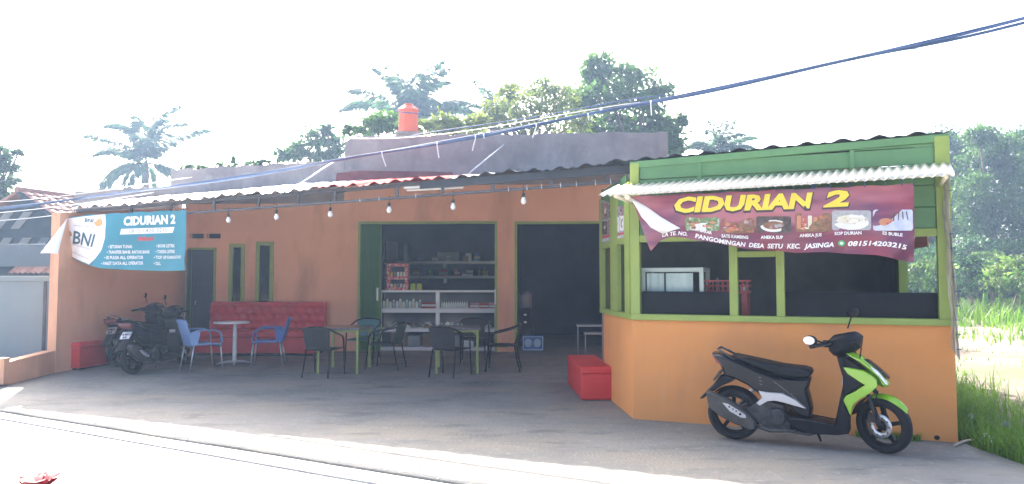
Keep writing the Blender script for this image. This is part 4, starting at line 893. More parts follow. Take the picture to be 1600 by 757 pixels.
for i in range(5):
    if bx_ is None: mb = MB(); mb.bx(-.025, .025, -.04, .04, 0, .12, 0); mb.bx(-.0255, .0255, -.0405, .0405, .04, .08, 1); bx_ = mb.build('small_carton', [GM['red'], GM['white']]); o = bx_
    else: o = share(bx_)
    put(o, ctmp(mu - .32 + i * .056, .12, z1_ + .086), 'small red and white carton left of the cabinet mullion', 'carton', 'red cartons left of the mullion')
x = mu + .07; bt = None
for i in range(12):
    if bt is None: mb = MB(); mb.lathe([(0, 0), (.022, 0), (.022, .09), (.01, .12), (.01, .14), (0, .14)], 10); bt = mb.build('bottle', GM['white']); o = bt
    else: o = share(bt)
    put(o, ctmp(x, .12, z1_ + .086), 'little white bottle in the row right of the cabinet mullion', 'bottle', 'bottles right of the mullion'); x += .047
for i, c in enumerate(('pink', 'red', 'pink')):
    mb = MB(); mb.bx(-.085, .085, -.05, .05, 0, .115, 0); mb.bx(-.0855, .0855, -.0505, .0505, .03, .06, 1); o = mb.build('packet_box', [GM[c], GM['white']]); put(o, ctmp(mu + .74 + i * .19, .13, z1_ + .086), ('pink packet box first right of the bottles on the upper cabinet shelf', 'red packet box between two pink ones on the upper cabinet shelf', 'pink packet box at the far right of the upper cabinet shelf')[i], 'box', 'packet boxes on the upper shelf')
pk = {}
for i in range(54):
    c = gr.choice(['white', 'white', 'cream', 'grey', 'clear', 'brown', 'blue']);
    if c not in pk:
        mb = MB(); mb.grid(lambda a, b: ((a - .5) * .1, (b - .5) * .07, .03 * math.sin(a * math.pi) * math.sin(b * math.pi)), 5, 4); mb.grid(lambda a, b: ((a - .5) * .1, (b - .5) * .07, -.02 * math.sin(a * math.pi) * math.sin(b * math.pi)), 5, 4); pk[c] = mb.build('snack_packet', GM[c]); o = pk[c]
    else: o = share(pk[c])
    o.rotation_euler = (gr.uniform(-.7, .7), gr.uniform(-.5, .5), gr.uniform(0, 6)); o.scale = (1.7, 1.7, 1.9)
    xx = gr.uniform(.12, CW - .12); o.location = ctmp(xx, gr.uniform(.07, .35), z2_ + .10 + gr.uniform(0, .06) * (1 if i % 2 else .2)); tag(o, f'{c} snack packet in the jumble {"left" if xx < mu else "right"} of the mullion, middle cabinet shelf', 'packet', 'packets on the middle shelf')
for i, (x0, x1, h, c) in enumerate(((.2, .52, .28, 'brown'), (.55, .8, .22, 'grey'), (.86, 1.05, .26, 'brown'), (mu + .5, mu + .72, .2, 'white'), (mu + .1, mu + .42, .24, 'grey'))):
    mb = MB(); mb.bx(x0, x1, .1, .36, 0, h); o = mb.build('carton', GM[c], bevel=.004); put(o, ctmp(0, 0, zb + .076), ('brown carton, leftmost on the bottom cabinet shelf', 'grey carton beside the leftmost brown one on the bottom shelf', 'narrow brown carton left of the cabinet mullion, bottom shelf', 'white carton at the right of the bottom cabinet shelf', 'grey carton just right of the cabinet mullion, bottom shelf')[i], 'carton', 'cartons on the bottom shelf')
# red printed counter rack and green pouches on the cabinet
rk0, rk1 = FC.uz(604, 440, cy + .1)[0], FC.uz(637, 440, cy + .1)[0]; rh = FC.uz(620, 412, cy + .1)[1] - zt_ - .041; rw = rk1 - rk0
rk = thing('snack_rack', 'red and white printed cardboard snack rack on top of the display cabinet', 'snack rack', FC.world(rk0, cy + .1, zt_ + .041), FC.rot)
M['rackprint'] = layer(mat('red_rack_print', (.5, .06, .07), .5, var=.1), (.7, .6, .55), 24, .5, .56, None, .8)
mb = MB(); frame_rect(mb, 0, rw, 0, rh, .06, 0, .2); mb.build('rack_frame', M['rackprint'], rk)
mb = MB(); mb.bx(.061, rw - .061, .003, .2, rh * .4, rh * .52); mb.build('shelf', M['rackprint'], rk)
mb = MB(); mb.bx(.061, rw - .061, .18, .199, .061, rh * .4 - .001); mb.bx(.061, rw - .061, .18, .199, rh * .52 + .001, rh - .061); mb.build('rack_back', M['inner'], rk)
for r_, z in enumerate((.061, rh * .52 + .001)):
    for i in range(5):
        mb = MB(); mb.bx(-.02, .02, -.03, .03, 0, .07 + .02 * ((i * 3 + r_) % 3)); o = mb.build('sachet_pack', GM[['white', 'yellow', 'grey', 'white', 'cream'][(i + r_) % 5]]); q = FC.world(rk0 + .085 + i * (rw - .17) / 4, cy + .2, zt_ + .041 + z); put(o, q, ('sachet pack in the lower tray of the red snack rack', 'sachet pack in the upper tray of the red snack rack')[r_], 'packet', ('packs in the lower rack tray', 'packs in the upper rack tray')[r_])
for i, px in enumerate((645, 655)):
    mb = MB(); mb.grid(lambda a, b: ((a - .5) * .115 * (1 - .15 * b), .04 * math.sin(a * math.pi) * (1 - b) * -1, b * .14), 6, 5); mb.grid(lambda a, b: ((a - .5) * .115 * (1 - .15 * b), .04 * math.sin(a * math.pi) * (1 - b), b * .14), 6, 5); o = mb.build('green_pouch', GM['lime']); uu = FC.uz(px, 450, cy + .15)[0]; put(o, FC.world(uu, cy + .15, zt_ + .041), ('lime green pouch next to the red snack rack', 'lime green pouch farther from the red snack rack')[i], 'pouch', 'lime pouches on the cabinet')
# wall shelves at the back of the room
bsy = 3.45
for i, (py, it) in enumerate(((411, 0), (434, 1))):
    u0_, u1_ = FC.uz(600, py, bsy)[0], FC.uz(790, py, bsy)[0]; zs = FC.uz(690, py, bsy)[1]
    s_ = thing('wall_shelf', ('upper long metal shelf on the back wall of the shop room', 'lower long metal shelf on the back wall of the shop room')[i], 'shelf', FC.world(u0_, bsy, zs - .02), FC.rot, 'shelves at the back of the shop room')
    mb = MB(); mb.bx(0, u1_ - u0_, 0, .35, 0, .06); mb.build('board', M['alu'], s_, bevel=.003)
    for x in (.1, (u1_ - u0_) / 2, u1_ - u0_ - .1): mb = MB(); mb.bx(x - .02, x + .02, .03, .345, -.12, -.001); mb.build('bracket', M['alu'], s_)
    for j, (px, w_, h, c) in enumerate(([(700, .55, .22, 'grey'), (731, .13, .2, 'white'), (633, .1, .42, 'grey'), (610, .25, .5, 'grey')] if it == 0 else [(716, .06, .14, 'red'), (748, .06, .22, 'grey'), (756, .06, .22, 'grey'), (664, .06, .16, 'grey'), (724, .1, .05, 'white'), (692, .2, .1, 'grey')])):
        mb = MB(); u_ = FC.uz(px, py, bsy)[0]
        if w_ < .07: mb.lathe([(0, 0), (.035, 0), (.035, h * .6), (.015, h * .8), (.015, h), (0, h)], 10)
        else: mb.bx(-w_ / 2, w_ / 2, -.1, .1, 0, h)
        o = mb.build('bottle' if w_ < .07 else 'stored_box', GM[c]); put(o, FC.world(u_, bsy + .17, zs + .041), [['long grey box on the upper back shelf', 'white box beside the long grey one on the upper back shelf', 'tall narrow grey box on the upper back shelf', 'tallest wide grey box at the left of the upper back shelf'], ['red bottle on the lower back shelf', 'grey bottle on the lower back shelf, left one of the close pair', 'grey bottle on the lower back shelf, right one of the close pair', 'lone grey bottle at the left of the lower back shelf', 'flat white box on the lower back shelf', 'low grey box in the middle of the lower back shelf']][it][j], 'bottle' if w_ < .07 else 'box', 'goods on the back shelves')
for i in range(11):
    py = 411 if i % 2 else 434; px = 648 + i * 11 + gr.uniform(-3, 3); c = ['brown', 'blue', 'green', 'grey', 'red', 'clear', 'pink', 'brown', 'cream', 'blue', 'yellow'][i]; h = gr.uniform(.10, .2); mb = MB(); w_ = gr.uniform(.05, .09); mb.bx(-w_, w_, -.06, .06, 0, h, 0); mb.bx(-w_ - .0005, w_ + .0005, -.0605, .0605, h * .3, h * .6, 1)
    o = mb.build('goods_pack', [GM[c], GM['grey' if i % 3 else 'cream']]); u_, zs = FC.uz(px, py, bsy)[0], FC.uz(690, py, bsy)[1]; put(o, FC.world(u_, bsy + .07, zs + .041), f'small banded {c} pack near the front of the {"upper" if i % 2 else "lower"} back shelf', 'pack', 'small packs on the back shelves')
# things in the dark entrance
e0 = gnd(816, 549.5); cr = thing('printed_carton', 'blue printed carton on the floor at the dark entrance', 'carton', (e0.x, e0.y, FLR - .0), FC.rot)
mb = MB(); mb.bx(0, .43, .02, .32, 0.012, .31); mb.build('carton_body', GM['blue'], cr, bevel=.005)
fr_ = lambda px, py, off: (lambda q: (q[0] - fu(816, 549), .0195 - off, q[1] - FLR))(FC.uz(px, py, 0))
PC = mat('carton_print', (.35, .5, .6), .5); mb = MB()
for cx in (.12, .3):
    mb.add([(cx + .075 * math.cos(2 * math.pi * i / 16), .0185, .17 + .085 * math.sin(2 * math.pi * i / 16)) for i in range(16)], [tuple(range(16))])
for (a, b, c, d) in ((.015, .415, .285, .3), (.015, .415, .022, .05), (.015, .03, .05, .285), (.4, .415, .05, .285)): mb.add([(a, .0185, c), (b, .0185, c), (b, .0185, d), (a, .0185, d)], [(0, 1, 2, 3)])
mb.build('carton_print', PC, cr, clean=False)
e1 = gnd(817, 545); dp = thing('water_dispenser', 'dark water dispenser standing behind the blue carton', 'dispenser', (e1.x - .1, e1.y + .55, .11), FC.rot)
mb = MB(); mb.bx(0, .32, 0, .32, 0, .82); mb.build('dispenser_body', M['black'], dp, bevel=.02)
mb = MB(); mb.lathe([(0, .83), (.13, .83), (.135, 1.1), (.05, 1.18), (0, 1.18)], 16, o=(.16, .16, 0)); mb.build('bottle', GM['grey'], dp)
for z in (.5, .66): mb = MB(); mb.bx(.13, .19, -.035, .0, z, z + .04); mb.build('tap', M['alu'], dp)
e2 = at(903, 549, 14.2); rkx = thing('steel_rack', 'low bare steel frame rack inside the dark entrance', 'rack', (e2.x, 14.2, .1), FC.rot)
for (x0, y0, zt2) in ((0, 0, .55), (.13, -.25, .42)):
    for x in (x0, x0 + .55):
        mb = MB(); mb.tube([(x, y0, 0), (x, y0, zt2)], .013, 6); mb.build('leg', M['steel'], rkx)
    mb = MB(); mb.bx(x0 - .02, x0 + .57, y0 - .02, y0 + .3, zt2 + .001, zt2 + .03); mb.build('shelf_board', M['steel'], rkx)
# ================================================================ INSIDE THE KIOSK
ko = lambda u, y, z: KF.world(u, y, z)
oy = .17; q0 = KF.uz(1001, 419, oy); q1 = KF.uz(1099, 419, oy); gc = thing('display_case', 'white framed glass food case with pale sheets inside the kiosk', 'display case', ko(q0[0], oy, .02), KF.rot)
gw, gzt = q1[0] - q0[0], q0[1] - .02
for x in (0, gw - .045):
    for y in (0, .45): mb = MB(); mb.bx(x, x + .045, y, y + .045, 0, gzt - .046); mb.build('post', M['alu'], gc, bevel=.004)
mb = MB(); mb.bx(0, gw, 0, .495, gzt - .045, gzt); mb.build('case_top', M['alu'], gc, bevel=.004)
mb = MB(); mb.bx(.005, gw - .005, .005, .49, .75, .8); mb.build('shelf', M['alu'], gc)
mb = MB(); mb.bx(.046, gw - .046, .015, .02, .81, gzt - .046); mb.build('glass_pane', M['caseglass'], gc)
for (a, b) in ((.08, .36), (.39, .82)):
    mb = MB(); mb.grid(lambda s_, r_: (gw * a + gw * (b - a) * s_, .06 + .012 * math.sin(s_ * 14), .82 + (gzt - .88) * r_), 24, 3); mb.build('sheet', M['cloth'], gc, clean=False)
oy = .42; q0 = KF.uz(1100, 440, oy); q1 = KF.uz(1167, 440, oy); pr_ = thing('plastic_rack', 'pink plastic rack with basket tray inside the kiosk', 'rack', ko(q0[0], oy, .02), KF.rot)
pw, pzt = q1[0] - q0[0], q0[1] - .02
for x in (0, pw - .06):
    for y in (0, .3): mb = MB(); mb.bx(x, x + .06, y, y + .05, 0, pzt - .14); mb.build('post', M['pink'], pr_, bevel=.006)
for zz2 in (pzt, pzt - .45):
    mb = MB(); r_ = .013
    for z in (zz2 - .12, zz2 - .06, zz2 - .005): mb.bx(-.01, pw + .01, -.01, .0, z, z + .02); mb.bx(-.01, pw + .01, .35, .36, z, z + .02)
    n_ = int(pw / .05)
    for i in range(n_ + 1): x = -.005 + (pw + .01) * i / n_; mb.bx(x - .008, x + .008, -.012, -.002, zz2 - .12, zz2 + .012)
    mb.bx(-.01, pw + .01, 0.001, .35, zz2 - .135, zz2 - .121); mb.build('basket_tray', M['pink'], pr_)
for i, (x, h, r_, c) in enumerate(((.08, .1, .035, 'grey'), (.2, .16, .022, 'clear'), (.32, .12, .03, 'brown'), (.42, .2, .02, 'grey'), (.5, .14, .03, 'cream'), (.62, .09, .03, 'white'))):
    mb = MB(); mb.lathe([(0, 0), (r_, 0), (r_, h * .65), (r_ * .45, h * .8), (r_ * .5, h), (0, h)], 12); o = mb.build('sauce_bottle', GM[c]); o.location = ko(q0[0] + x * pw / .7, oy + .12, .02 + pzt - .12 + .0); tag(o, ('squat grey bottle, leftmost on the pink rack', 'slim clear bottle on the pink rack', 'brown bottle on the pink rack', 'tallest grey bottle on the pink rack', 'cream bottle on the pink rack', 'white bottle, rightmost on the pink rack')[i], 'bottle', 'bottles on the pink rack')
    o.location.z += .0
mb = MB(); sp0, sp1 = RF.uz(1430, 378, .03), RF.uz(1463, 378, .03); mb.bx(sp0[0], sp1[0], 0, .012, RF.uz(1446, 388, .03)[1], RF.uz(1446, 371, .03)[1])
o = mb.build('pink_sign', mat('faded_pink_board', (.5, .2, .17), .6)); a_ = RF.world(0, .1, 0); o.location = a_; o.rotation_euler = (0, 0, RF.rot); tag(o, 'faded pink board hanging in the kiosk right side window', 'board')
# dark stools or crates standing behind the kiosk counter glass
q = KF.uz(1290, 455, 1.3); mb = MB(); mb.lathe([(.0, 0), (.16, 0), (.2, .35), (.21, .36), (.19, .37), (0, .37)], 20); o = mb.build('plastic_basin', GM['grey']); o.location = ko(q[0], 1.5, .9); tag(o, 'grey plastic basin on the table inside the kiosk', 'basin')
tbk = thing('kiosk_table', 'plain dark work table inside the kiosk behind the wide window', 'table', ko(q[0] - .6, 1.2, .02), KF.rot)
mb = MB(); mb.bx(0, 1.3, 0, .6, .84, .875); mb.build('tabletop', M['inner'], tbk)
for x in (.03, 1.27):
    for y in (.03, .57): mb = MB(); mb.bx(x - .025, x + .025, y - .025, y + .025, 0, .839); mb.build('leg', M['inner'], tbk)
# ================================================================ MOTORBIKES
BKF = Frame(gnd(1148, 686.5, 0), gnd(1382, 708.5, 0)); WB_ = BKF.L
def Zp(zx, zy): return BKF.uz(1080 + zx / 3.028, 470 + zy / 3.028, -.03)
def ZP(*pts): return [Zp(*p) for p in pts]
def wheel(parent, x, name, pal, disc_=True):
    wv = thing(name, None, None, (x, 0, .246)); wv.parent = parent
    mb = MB(); prof = [(.178, -.03), (.19, -.042), (.215, -.047), (.234, -.036), (.243, -.016), (.2455, 0), (.243, .016), (.234, .036), (.215, .047), (.19, .042), (.178, .03)]
    mb.lathe(prof, 48, axis='y'); mb.build('tyre', M['rubber'], wv)
    mb = MB(); mb.lathe([(.16, -.02), (.178, -.034), (.182, -.03), (.182, .03), (.178, .034), (.16, .02), (.16, -.02)], 40, axis='y')
    mb.lathe([(0, -.05), (.035, -.05), (.04, -.02), (.04, .02), (.035, .05), (0, .05)], 18, axis='y')
    for k in range(5):
        a = 2 * math.pi * k / 5 + .3; rot = Matrix.Rotation(-a, 3, 'Y'); mb.box((math.cos(a) * .1, 0, math.sin(a) * .1), (.15, .024, .034), rot)
    mb.build('rim', M['black'], wv)
    if disc_:
        mb = MB(); mb.lathe([(.055, -.058), (.105, -.058), (.105, -.062), (.055, -.062), (.055, -.058)], 36, axis='y')
        for k in range(10): a = 2 * math.pi * k / 10; mb.lathe([(0, -.0625), (.007, -.0625), (.007, -.0575), (0, -.0575)], 8, o=(.08 * math.cos(a), 0, .08 * math.sin(a)), axis='y', m=1)
        mb.build('brake_disc', [M['steel'], M['black']], wv)
    return wv
def moto(label, loc, rz, pal, steer, group=None, lean=0.0):
    t = thing('motor_scooter', label, 'motorbike', loc, rz, group); t.rotation_euler = (lean, 0, rz)
    G = M[pal['body']]; S = M[pal['side']]; Kb = M['black']; Kg = M['blackgloss']
    wheel(t, 0.0, 'rear_wheel', pal, False)
    fw = wheel(t, WB_, 'front_wheel', pal, True); fw.rotation_euler = (0, 0, -R(steer))
    def P(name, mats, fn, parent=t, bevel=0, seg=2, clean=True): mb = MB(); fn(mb); return mb.build(name, mats, parent, bevel=bevel, seg=seg, clean=clean)
    # tail and body under the seat
    P('tail_panel', Kg, lambda m: m.puff(ZP((106, 240), (205, 262), (330, 318), (425, 352), (572, 360), (557, 412), (578, 505), (572, 545), (520, 545), (470, 500), (425, 455), (345, 450), (320, 432), (268, 392), (214, 366), (165, 352), (150, 310)), 0, .125, .12))
    sp_ = ZP((205, 252), (300, 270), (440, 300), (540, 312), (570, 322), (577, 340), (560, 358), (500, 358), (430, 350), (340, 318), (255, 285))
    P('seat', Kb, lambda m: m.puff(sp_, 0, .145, .10, levels=((-1, .75), (-.8, .95), (-.4, 1.0), (.4, 1.0), (.8, .95), (1, .75))))
    P('side_panel', S, lambda m: [m.puff(ZP((330, 415), (362, 420), (440, 426), (500, 455), (550, 497), (505, 486), (440, 468), (402, 460), (370, 464), (335, 485), (318, 470), (346, 445)), s * .128, .022, .02) for s in (-1, 1)])
    P('tail_stripe', S, lambda m: [m.puff(ZP((222, 305), (250, 312), (318, 340), (312, 347), (246, 322)), s * .107, .006, .004) for s in (-1, 1)])
    P('tail_light', M[pal['lens']], lambda m: m.puff(ZP((110, 245), (152, 266), (222, 313), (164, 308), (128, 284)), 0, .118, .03))
    P('turn_signal', M['lens'], lambda m: [m.puff(ZP((150, 288), (175, 294), (200, 309), (165, 302)), s * .105, .012, .008) for s in (-1, 1)])
    P('grab_rail', M['engine'], lambda m: [m.tube([(*[Zp(136, 223)[0]], s * .07, Zp(136, 223)[1]), (Zp(170, 242)[0], s * .1, Zp(170, 242)[1]), (Zp(215, 268)[0], s * .11, Zp(215, 268)[1])], .011, 8) for s in (-1, 1)] + [m.tube([(Zp(136, 223)[0], -.07, Zp(136, 223)[1]), (Zp(136, 223)[0], .07, Zp(136, 223)[1])], .011, 8)])
    P('rear_fender', Kb, lambda m: m.puff(ZP((165, 345), (225, 362), (200, 378), (150, 400), (100, 432), (60, 460), (42, 460), (60, 440), (105, 395), (140, 350)), 0, .08, .05))
    pl = P('number_plate', M[pal['plate']], lambda m: m.prism(ZP((112, 368), (152, 318), (157, 322), (117, 372)), -.085, .085))
    P('plate_digits', M[pal['digits']], lambda m: [m.add([(Zp(132 - dz * 18 - 3.5, 343 + dz * 23 - 3)[0], y0, Zp(132 - dz * 18, 343 + dz * 23 - 5)[1]), (Zp(132 - dz * 18 - 3.5, 343 + dz * 23 - 3)[0], y0 + w_, Zp(132 - dz * 18, 343 + dz * 23 - 5)[1]), (Zp(128 - dz * 18 - 5.5, 350 + dz * 23)[0], y0 + w_, Zp(128, 352 + dz * 23)[1]), (Zp(128 - dz * 18 - 5.5, 350 + dz * 23)[0], y0, Zp(128, 352 + dz * 23)[1])], [(0, 1, 2, 3)]) for dz, y0, w_ in ((-.35, -.07, .02), (-.35, -.035, .05), (-.35, .03, .03), (.55, -.04, .03), (.55, 0, .03))], pl, clean=False)
    # engine, swing arm, exhaust
    P('engine', M['engine'], lambda m: [m.puff(ZP((318, 470), (380, 468), (440, 485), (470, 530), (480, 600), (440, 612), (360, 600), (300, 560), (250, 555), (205, 548), (205, 515), (260, 505)), .0, .085, .03), m.lathe([(0, -.125), (.07, -.125), (.085, -.11), (.085, .0), (0, .0)], 20, o=(Zp(410, 540)[0], 0, Zp(410, 540)[1]), axis='y'), m.lathe([(0, -.14), (.03, -.14), (.03, -.1), (0, -.1)], 12, o=(Zp(375, 520)[0], 0, Zp(375, 520)[1]), axis='y')], bevel=.004)
    P('transmission_case', M['engine'], lambda m: m.puff(ZP((190, 505), (330, 490), (440, 500), (475, 560), (440, 600), (330, 590), (200, 560)), .12, .045, .03))
    ex = P('exhaust', M['muffler'], lambda m: [m.puff(ZP((88, 422), (100, 414), (190, 450), (262, 500), (318, 552), (316, 592), (290, 594), (215, 566), (150, 530), (98, 488)), -.135, .05, .045), m.tube([(Zp(305, 575)[0], -.13, Zp(305, 575)[1]), (Zp(380, 602)[0], -.12, Zp(380, 602)[1]), (Zp(450, 606)[0], -.09, Zp(450, 606)[1]), (Zp(480, 590)[0], -.03, Zp(480, 590)[1])], .02, 10)])
    hs = P('heat_shield', M['silver'], lambda m: m.puff(ZP((165, 465), (190, 470), (235, 497), (272, 522), (275, 537), (250, 534), (200, 505)), -.186, .008, .006), ex)
    P('shield_vents', M['black'], lambda m: [m.lathe([(0, -.197), (r_, -.197), (r_, -.18), (0, -.18)], 10, o=(Zp(a, b)[0], 0, Zp(a, b)[1]), axis='y') for a, b, r_ in ((198, 484, .008), (215, 494, .007), (230, 504, .007), (248, 518, .011))], hs)
    P('shock_absorber', M['steel'], lambda m: [m.tube([(Zp(205, 520)[0], .12, Zp(205, 520)[1]), (Zp(320, 385)[0], .11, Zp(320, 385)[1])], .022, 10)])
    P('rear_inner_fender', Kb, lambda m: m.grid(lambda a, b: (.268 * math.cos(R(25 + 105 * a)), (b - .5) * .11, .246 + .268 * math.sin(R(25 + 105 * a)) - .02 * (2 * b - 1) ** 2), 14, 5), bevel=0)
    P('footboard', Kb, lambda m: m.puff(ZP((440, 500), (480, 535), (575, 552), (680, 574), (752, 588), (756, 606), (748, 622), (700, 628), (590, 624), (500, 600), (455, 560)), 0, .135, .04))
    P('belly_pan', M['engine'], lambda m: m.puff(ZP((330, 588), (480, 600), (590, 626), (560, 634), (470, 618), (380, 612)), -.02, .08, .02))
    P('kickstand', Kb, lambda m: m.tube([(Zp(585, 622)[0], .1, .12), (Zp(598, 640)[0], .16, .05), (Zp(600, 655)[0], .2, .008)], .011, 8))
    # leg shield and coloured nose
    P('leg_shield', Kb, lambda m: m.puff(ZP((690, 252), (722, 250), (740, 300), (800, 330), (825, 378), (770, 420), (735, 445), (735, 490), (757, 528), (752, 618), (690, 590), (682, 570), (700, 480), (718, 400), (718, 350), (702, 300)), 0, .14, .06))
    gz1 = ZP((722, 302), (765, 308), (815, 318), (855, 340), (880, 362), (886, 392), (850, 426), (800, 455), (772, 480), (757, 532), (738, 492), (722, 456), (735, 436), (778, 416), (822, 386), (782, 362), (742, 335))
    P('front_panel', G, lambda m: [m.puff(gz1, s * .10, .052, .03) for s in (-1, 1)])
    gz2 = ZP((725, 240), (768, 240), (812, 262), (860, 298), (905, 340), (938, 382), (938, 402), (905, 407), (886, 395), (868, 360), (830, 320), (785, 283))
    P('nose_cowl', G, lambda m: m.puff(gz2, 0, .115, .07, levels=((-1, .45), (-.8, .8), (-.35, 1.0), (.35, 1.0), (.8, .8), (1, .45))))
    P('cowl_inner', Kb, lambda m: m.puff(ZP((715, 250), (750, 262), (800, 300), (870, 362), (884, 392), (850, 420), (820, 384), (760, 330), (730, 310)), 0, .118, .05))
    P('headlight', M['lens'], lambda m: [m.puff(ZP((845, 300), (885, 325), (925, 372), (934, 392), (912, 386), (880, 350)), s * .062, .045, .03) for s in (-1, 1)])
    P('headlight_visor', Kg, lambda m: m.puff(ZP((800, 262), (850, 283), (900, 322), (941, 362), (936, 368), (890, 332), (840, 296)), 0, .07, .02))
    P('key_trim', M['silver'], lambda m: m.puff(ZP((716, 362), (722, 362), (720, 392), (714, 392)), 0, .06, .004))
    P('trim_line', S, lambda m: [m.tube([(Zp(*p)[0], s * o_, Zp(*p)[1]) for p in pts], .0035, 5) for s in (-1, 1) for pts, o_ in (([(400, 372), (470, 425), (520, 468), (552, 496)], .122), ([(232, 312), (290, 326), (330, 345)], .110))])
    P('panel_seam', M['engine'], lambda m: [m.tube([(Zp(*p)[0], s * o_, Zp(*p)[1]) for p in pts], .004, 5) for s in (-1, 1) for pts, o_ in (([(330, 345), (345, 395), (350, 412)], .121), ([(425, 360), (480, 372), (560, 372)], .124), ([(556, 412), (500, 430), (440, 424)], .123), ([(470, 545), (560, 553), (680, 577)], .134))])
    P('side_vents', M['steel'], lambda m: [m.tube([(Zp(a, b)[0], s * .121, Zp(a, b)[1]), (Zp(a + 14, b + 4)[0], s * .122, Zp(a + 14, b + 4)[1])], .004, 5) for s in (-1, 1) for a, b in ((326, 350), (328, 366), (330, 382))])
    P('foot_peg', Kb, lambda m: m.tube([(Zp(500, 590)[0], -.12, Zp(500, 590)[1]), (Zp(505, 592)[0], -.2, Zp(505, 592)[1])], .013, 8))
    P('brake_hose', Kb, lambda m: [m.tube([(Zp(735, 205)[0], -.10, Zp(735, 205)[1]), (Zp(775, 175)[0], -.17, Zp(775, 175)[1]), (Zp(808, 215)[0], -.13, Zp(808, 215)[1]), (Zp(800, 262)[0], -.09, Zp(800, 262)[1])], .006, 6), m.tube([(Zp(885, 420)[0], -.075, Zp(885, 420)[1]), (Zp(868, 480)[0], -.095, Zp(868, 480)[1]), (Zp(880, 560)[0], -.085, Zp(880, 560)[1])], .006, 6)])
    # fork, fender and bars turn with the front wheel
    def turned(name, mats, fn, px_, bevel=0, par=None):
        mb = MB(); fn(mb); o = mb.build(name, mats, par or t, bevel=bevel)
        if par is None: o.location = (px_, 0, 0); o.rotation_euler = (0, 0, -R(steer))
        return o
    hx = Zp(700, 230)[0]
    turned('front_fork', M['engine'], lambda m: [m.tube([(-.14, s * .062, .60), (-.045, s * .07, .38), (0, s * .075, .25)], [.018, .022, .024], 10) for s in (-1, 1)], WB_)
    def fend(m):
        def f(a, b):
            th = R(38 + 75 * a); r_ = .272 + .03 * a * (1 - a) - .0 ; c = (b - .5) * 2; wd = .062 * (math.sin(min(1, a * 2.2 + .15) * math.pi / 2))
            return (r_ * math.cos(th), c * wd, .246 + r_ * math.sin(th) - .035 * c * c)
        m.grid(f, 18, 8)
    o = turned('front_fender', G, fend, WB_)
    def fend2(m): m.grid(lambda a, b: (.265 * math.cos(R(113 + 55 * a)), (b - .5) * .12, .246 + .265 * math.sin(R(113 + 55 * a))), 10, 4)
    turned('fender_rear', Kb, fend2, WB_)
    turned('brake_caliper', M['engine'], lambda m: m.box((-.07, -.062, .31), (.06, .045, .08)), WB_, .008)
    cz_ = Zp(720, 195)[1]
    turned('handlebar_cover', Kb, lambda m: [m.puff([(x - .0, z) for x, z in ((-.115, cz_ - .085), (-.13, cz_ - .0), (-.06, cz_ + .07), (.06, cz_ + .10), (.115, cz_ + .06), (.10, cz_ - .05), (.02, cz_ - .12), (-.06, cz_ - .13))], 0, .15, .09, levels=((-1, .45), (-.75, .8), (-.3, 1.0), (.3, 1.0), (.75, .8), (1, .45)))], hx + .06)
    turned('dash_panel', Kg, lambda m: m.puff([(-.139, cz_ + .0), (-.07, cz_ + .068), (-.06, cz_ + .06), (-.125, cz_ - .01)], 0, .085, .02), hx + .06)
    for s in (-1, 1):
        turned('grip', M['rubber'], lambda m: m.tube([(-.06, s * .13, cz_ - .02), (-.10, s * .22, cz_ - .01), (-.135, s * .34, cz_ - .02)], [.014, .018, .019], 10), hx + .06)
        turned('brake_lever', M['engine'], lambda m: m.tube([(-.03, s * .16, cz_ - .0), (-.04, s * .24, cz_ - .005), (-.095, s * .33, cz_ - .02)], .007, 6), hx + .06)
        turned('switch_housing', Kb, lambda m: m.box((-.085, s * .175, cz_ - .005), (.055, .05, .06)), hx + .06, .012)
        if s < 0:
            (mx_, mz_), (sx_, sz_) = BKF.uz(1267.5, 529, -.3), BKF.uz(1290, 535, -.2); yy_ = -.3
        else:
            (mx_, mz_), (sx_, sz_) = BKF.uz(1334, 490, .2), BKF.uz(1325, 514, .12); yy_ = .2
        nv = Vector((-.55, -.82, .12)).normalized() if s < 0 else Vector((-.8, .55, .15)).normalized(); rq = nv.to_track_quat('X', 'Z').to_matrix()
        mb = MB(); mb.tube([(sx_, yy_ * .66, sz_), ((sx_ + mx_) / 2, yy_ * .85, (sz_ + mz_) / 2 + .012), (mx_ + .03 * (1 if s < 0 else -.3), yy_, mz_ + .004)], .007, 7)
        V = []; 
        mb2 = MB(); mb2.sphere((0, 0, 0), (.022, .072, .046), 18, 10); mb.add([Vector((mx_, yy_, mz_)) + rq @ Vector(v) for v in mb2.v], mb2.f, 0, True); mr = mb.build('mirror', Kb, t)
        mb = MB(); n_ = 20; mb.add([Vector((mx_, yy_, mz_)) + rq @ Vector((.0235, .060 * math.cos(2 * math.pi * i / n_), .036 * math.sin(2 * math.pi * i / n_))) for i in range(n_)], [tuple(range(n_))]); mb.build('mirror_glass', M['mirror'], mr, clean=False)
    return t
PB = dict(body='lime', side='silver', lens='redlens', plate='plate', digits='ptext'); PD = dict(body='blackgloss', side='black', lens='dimlens', plate='steel', digits='plate')
m1 = moto('lime green and black motor scooter parked before the orange kiosk wall', BKF.o, BKF.rot, PB, 27, None, R(3))
m2 = moto('dark motor scooter parked at the left beside the light blue chair, nearer the road', (0, 0, 0), 0, PD, -4, 'dark motor scooters by the side wall')
r0 = gnd(208, 585); m2.location = r0; m2.rotation_euler = (R(-4), 0, R(77))
m3 = copy_tree(m2); r1 = gnd(184, 573); m3.location = r1; m3.rotation_euler = (R(-4), 0, R(80)); m3['label'] = 'dark motor scooter half hidden behind the other dark one, next to the red box seat'

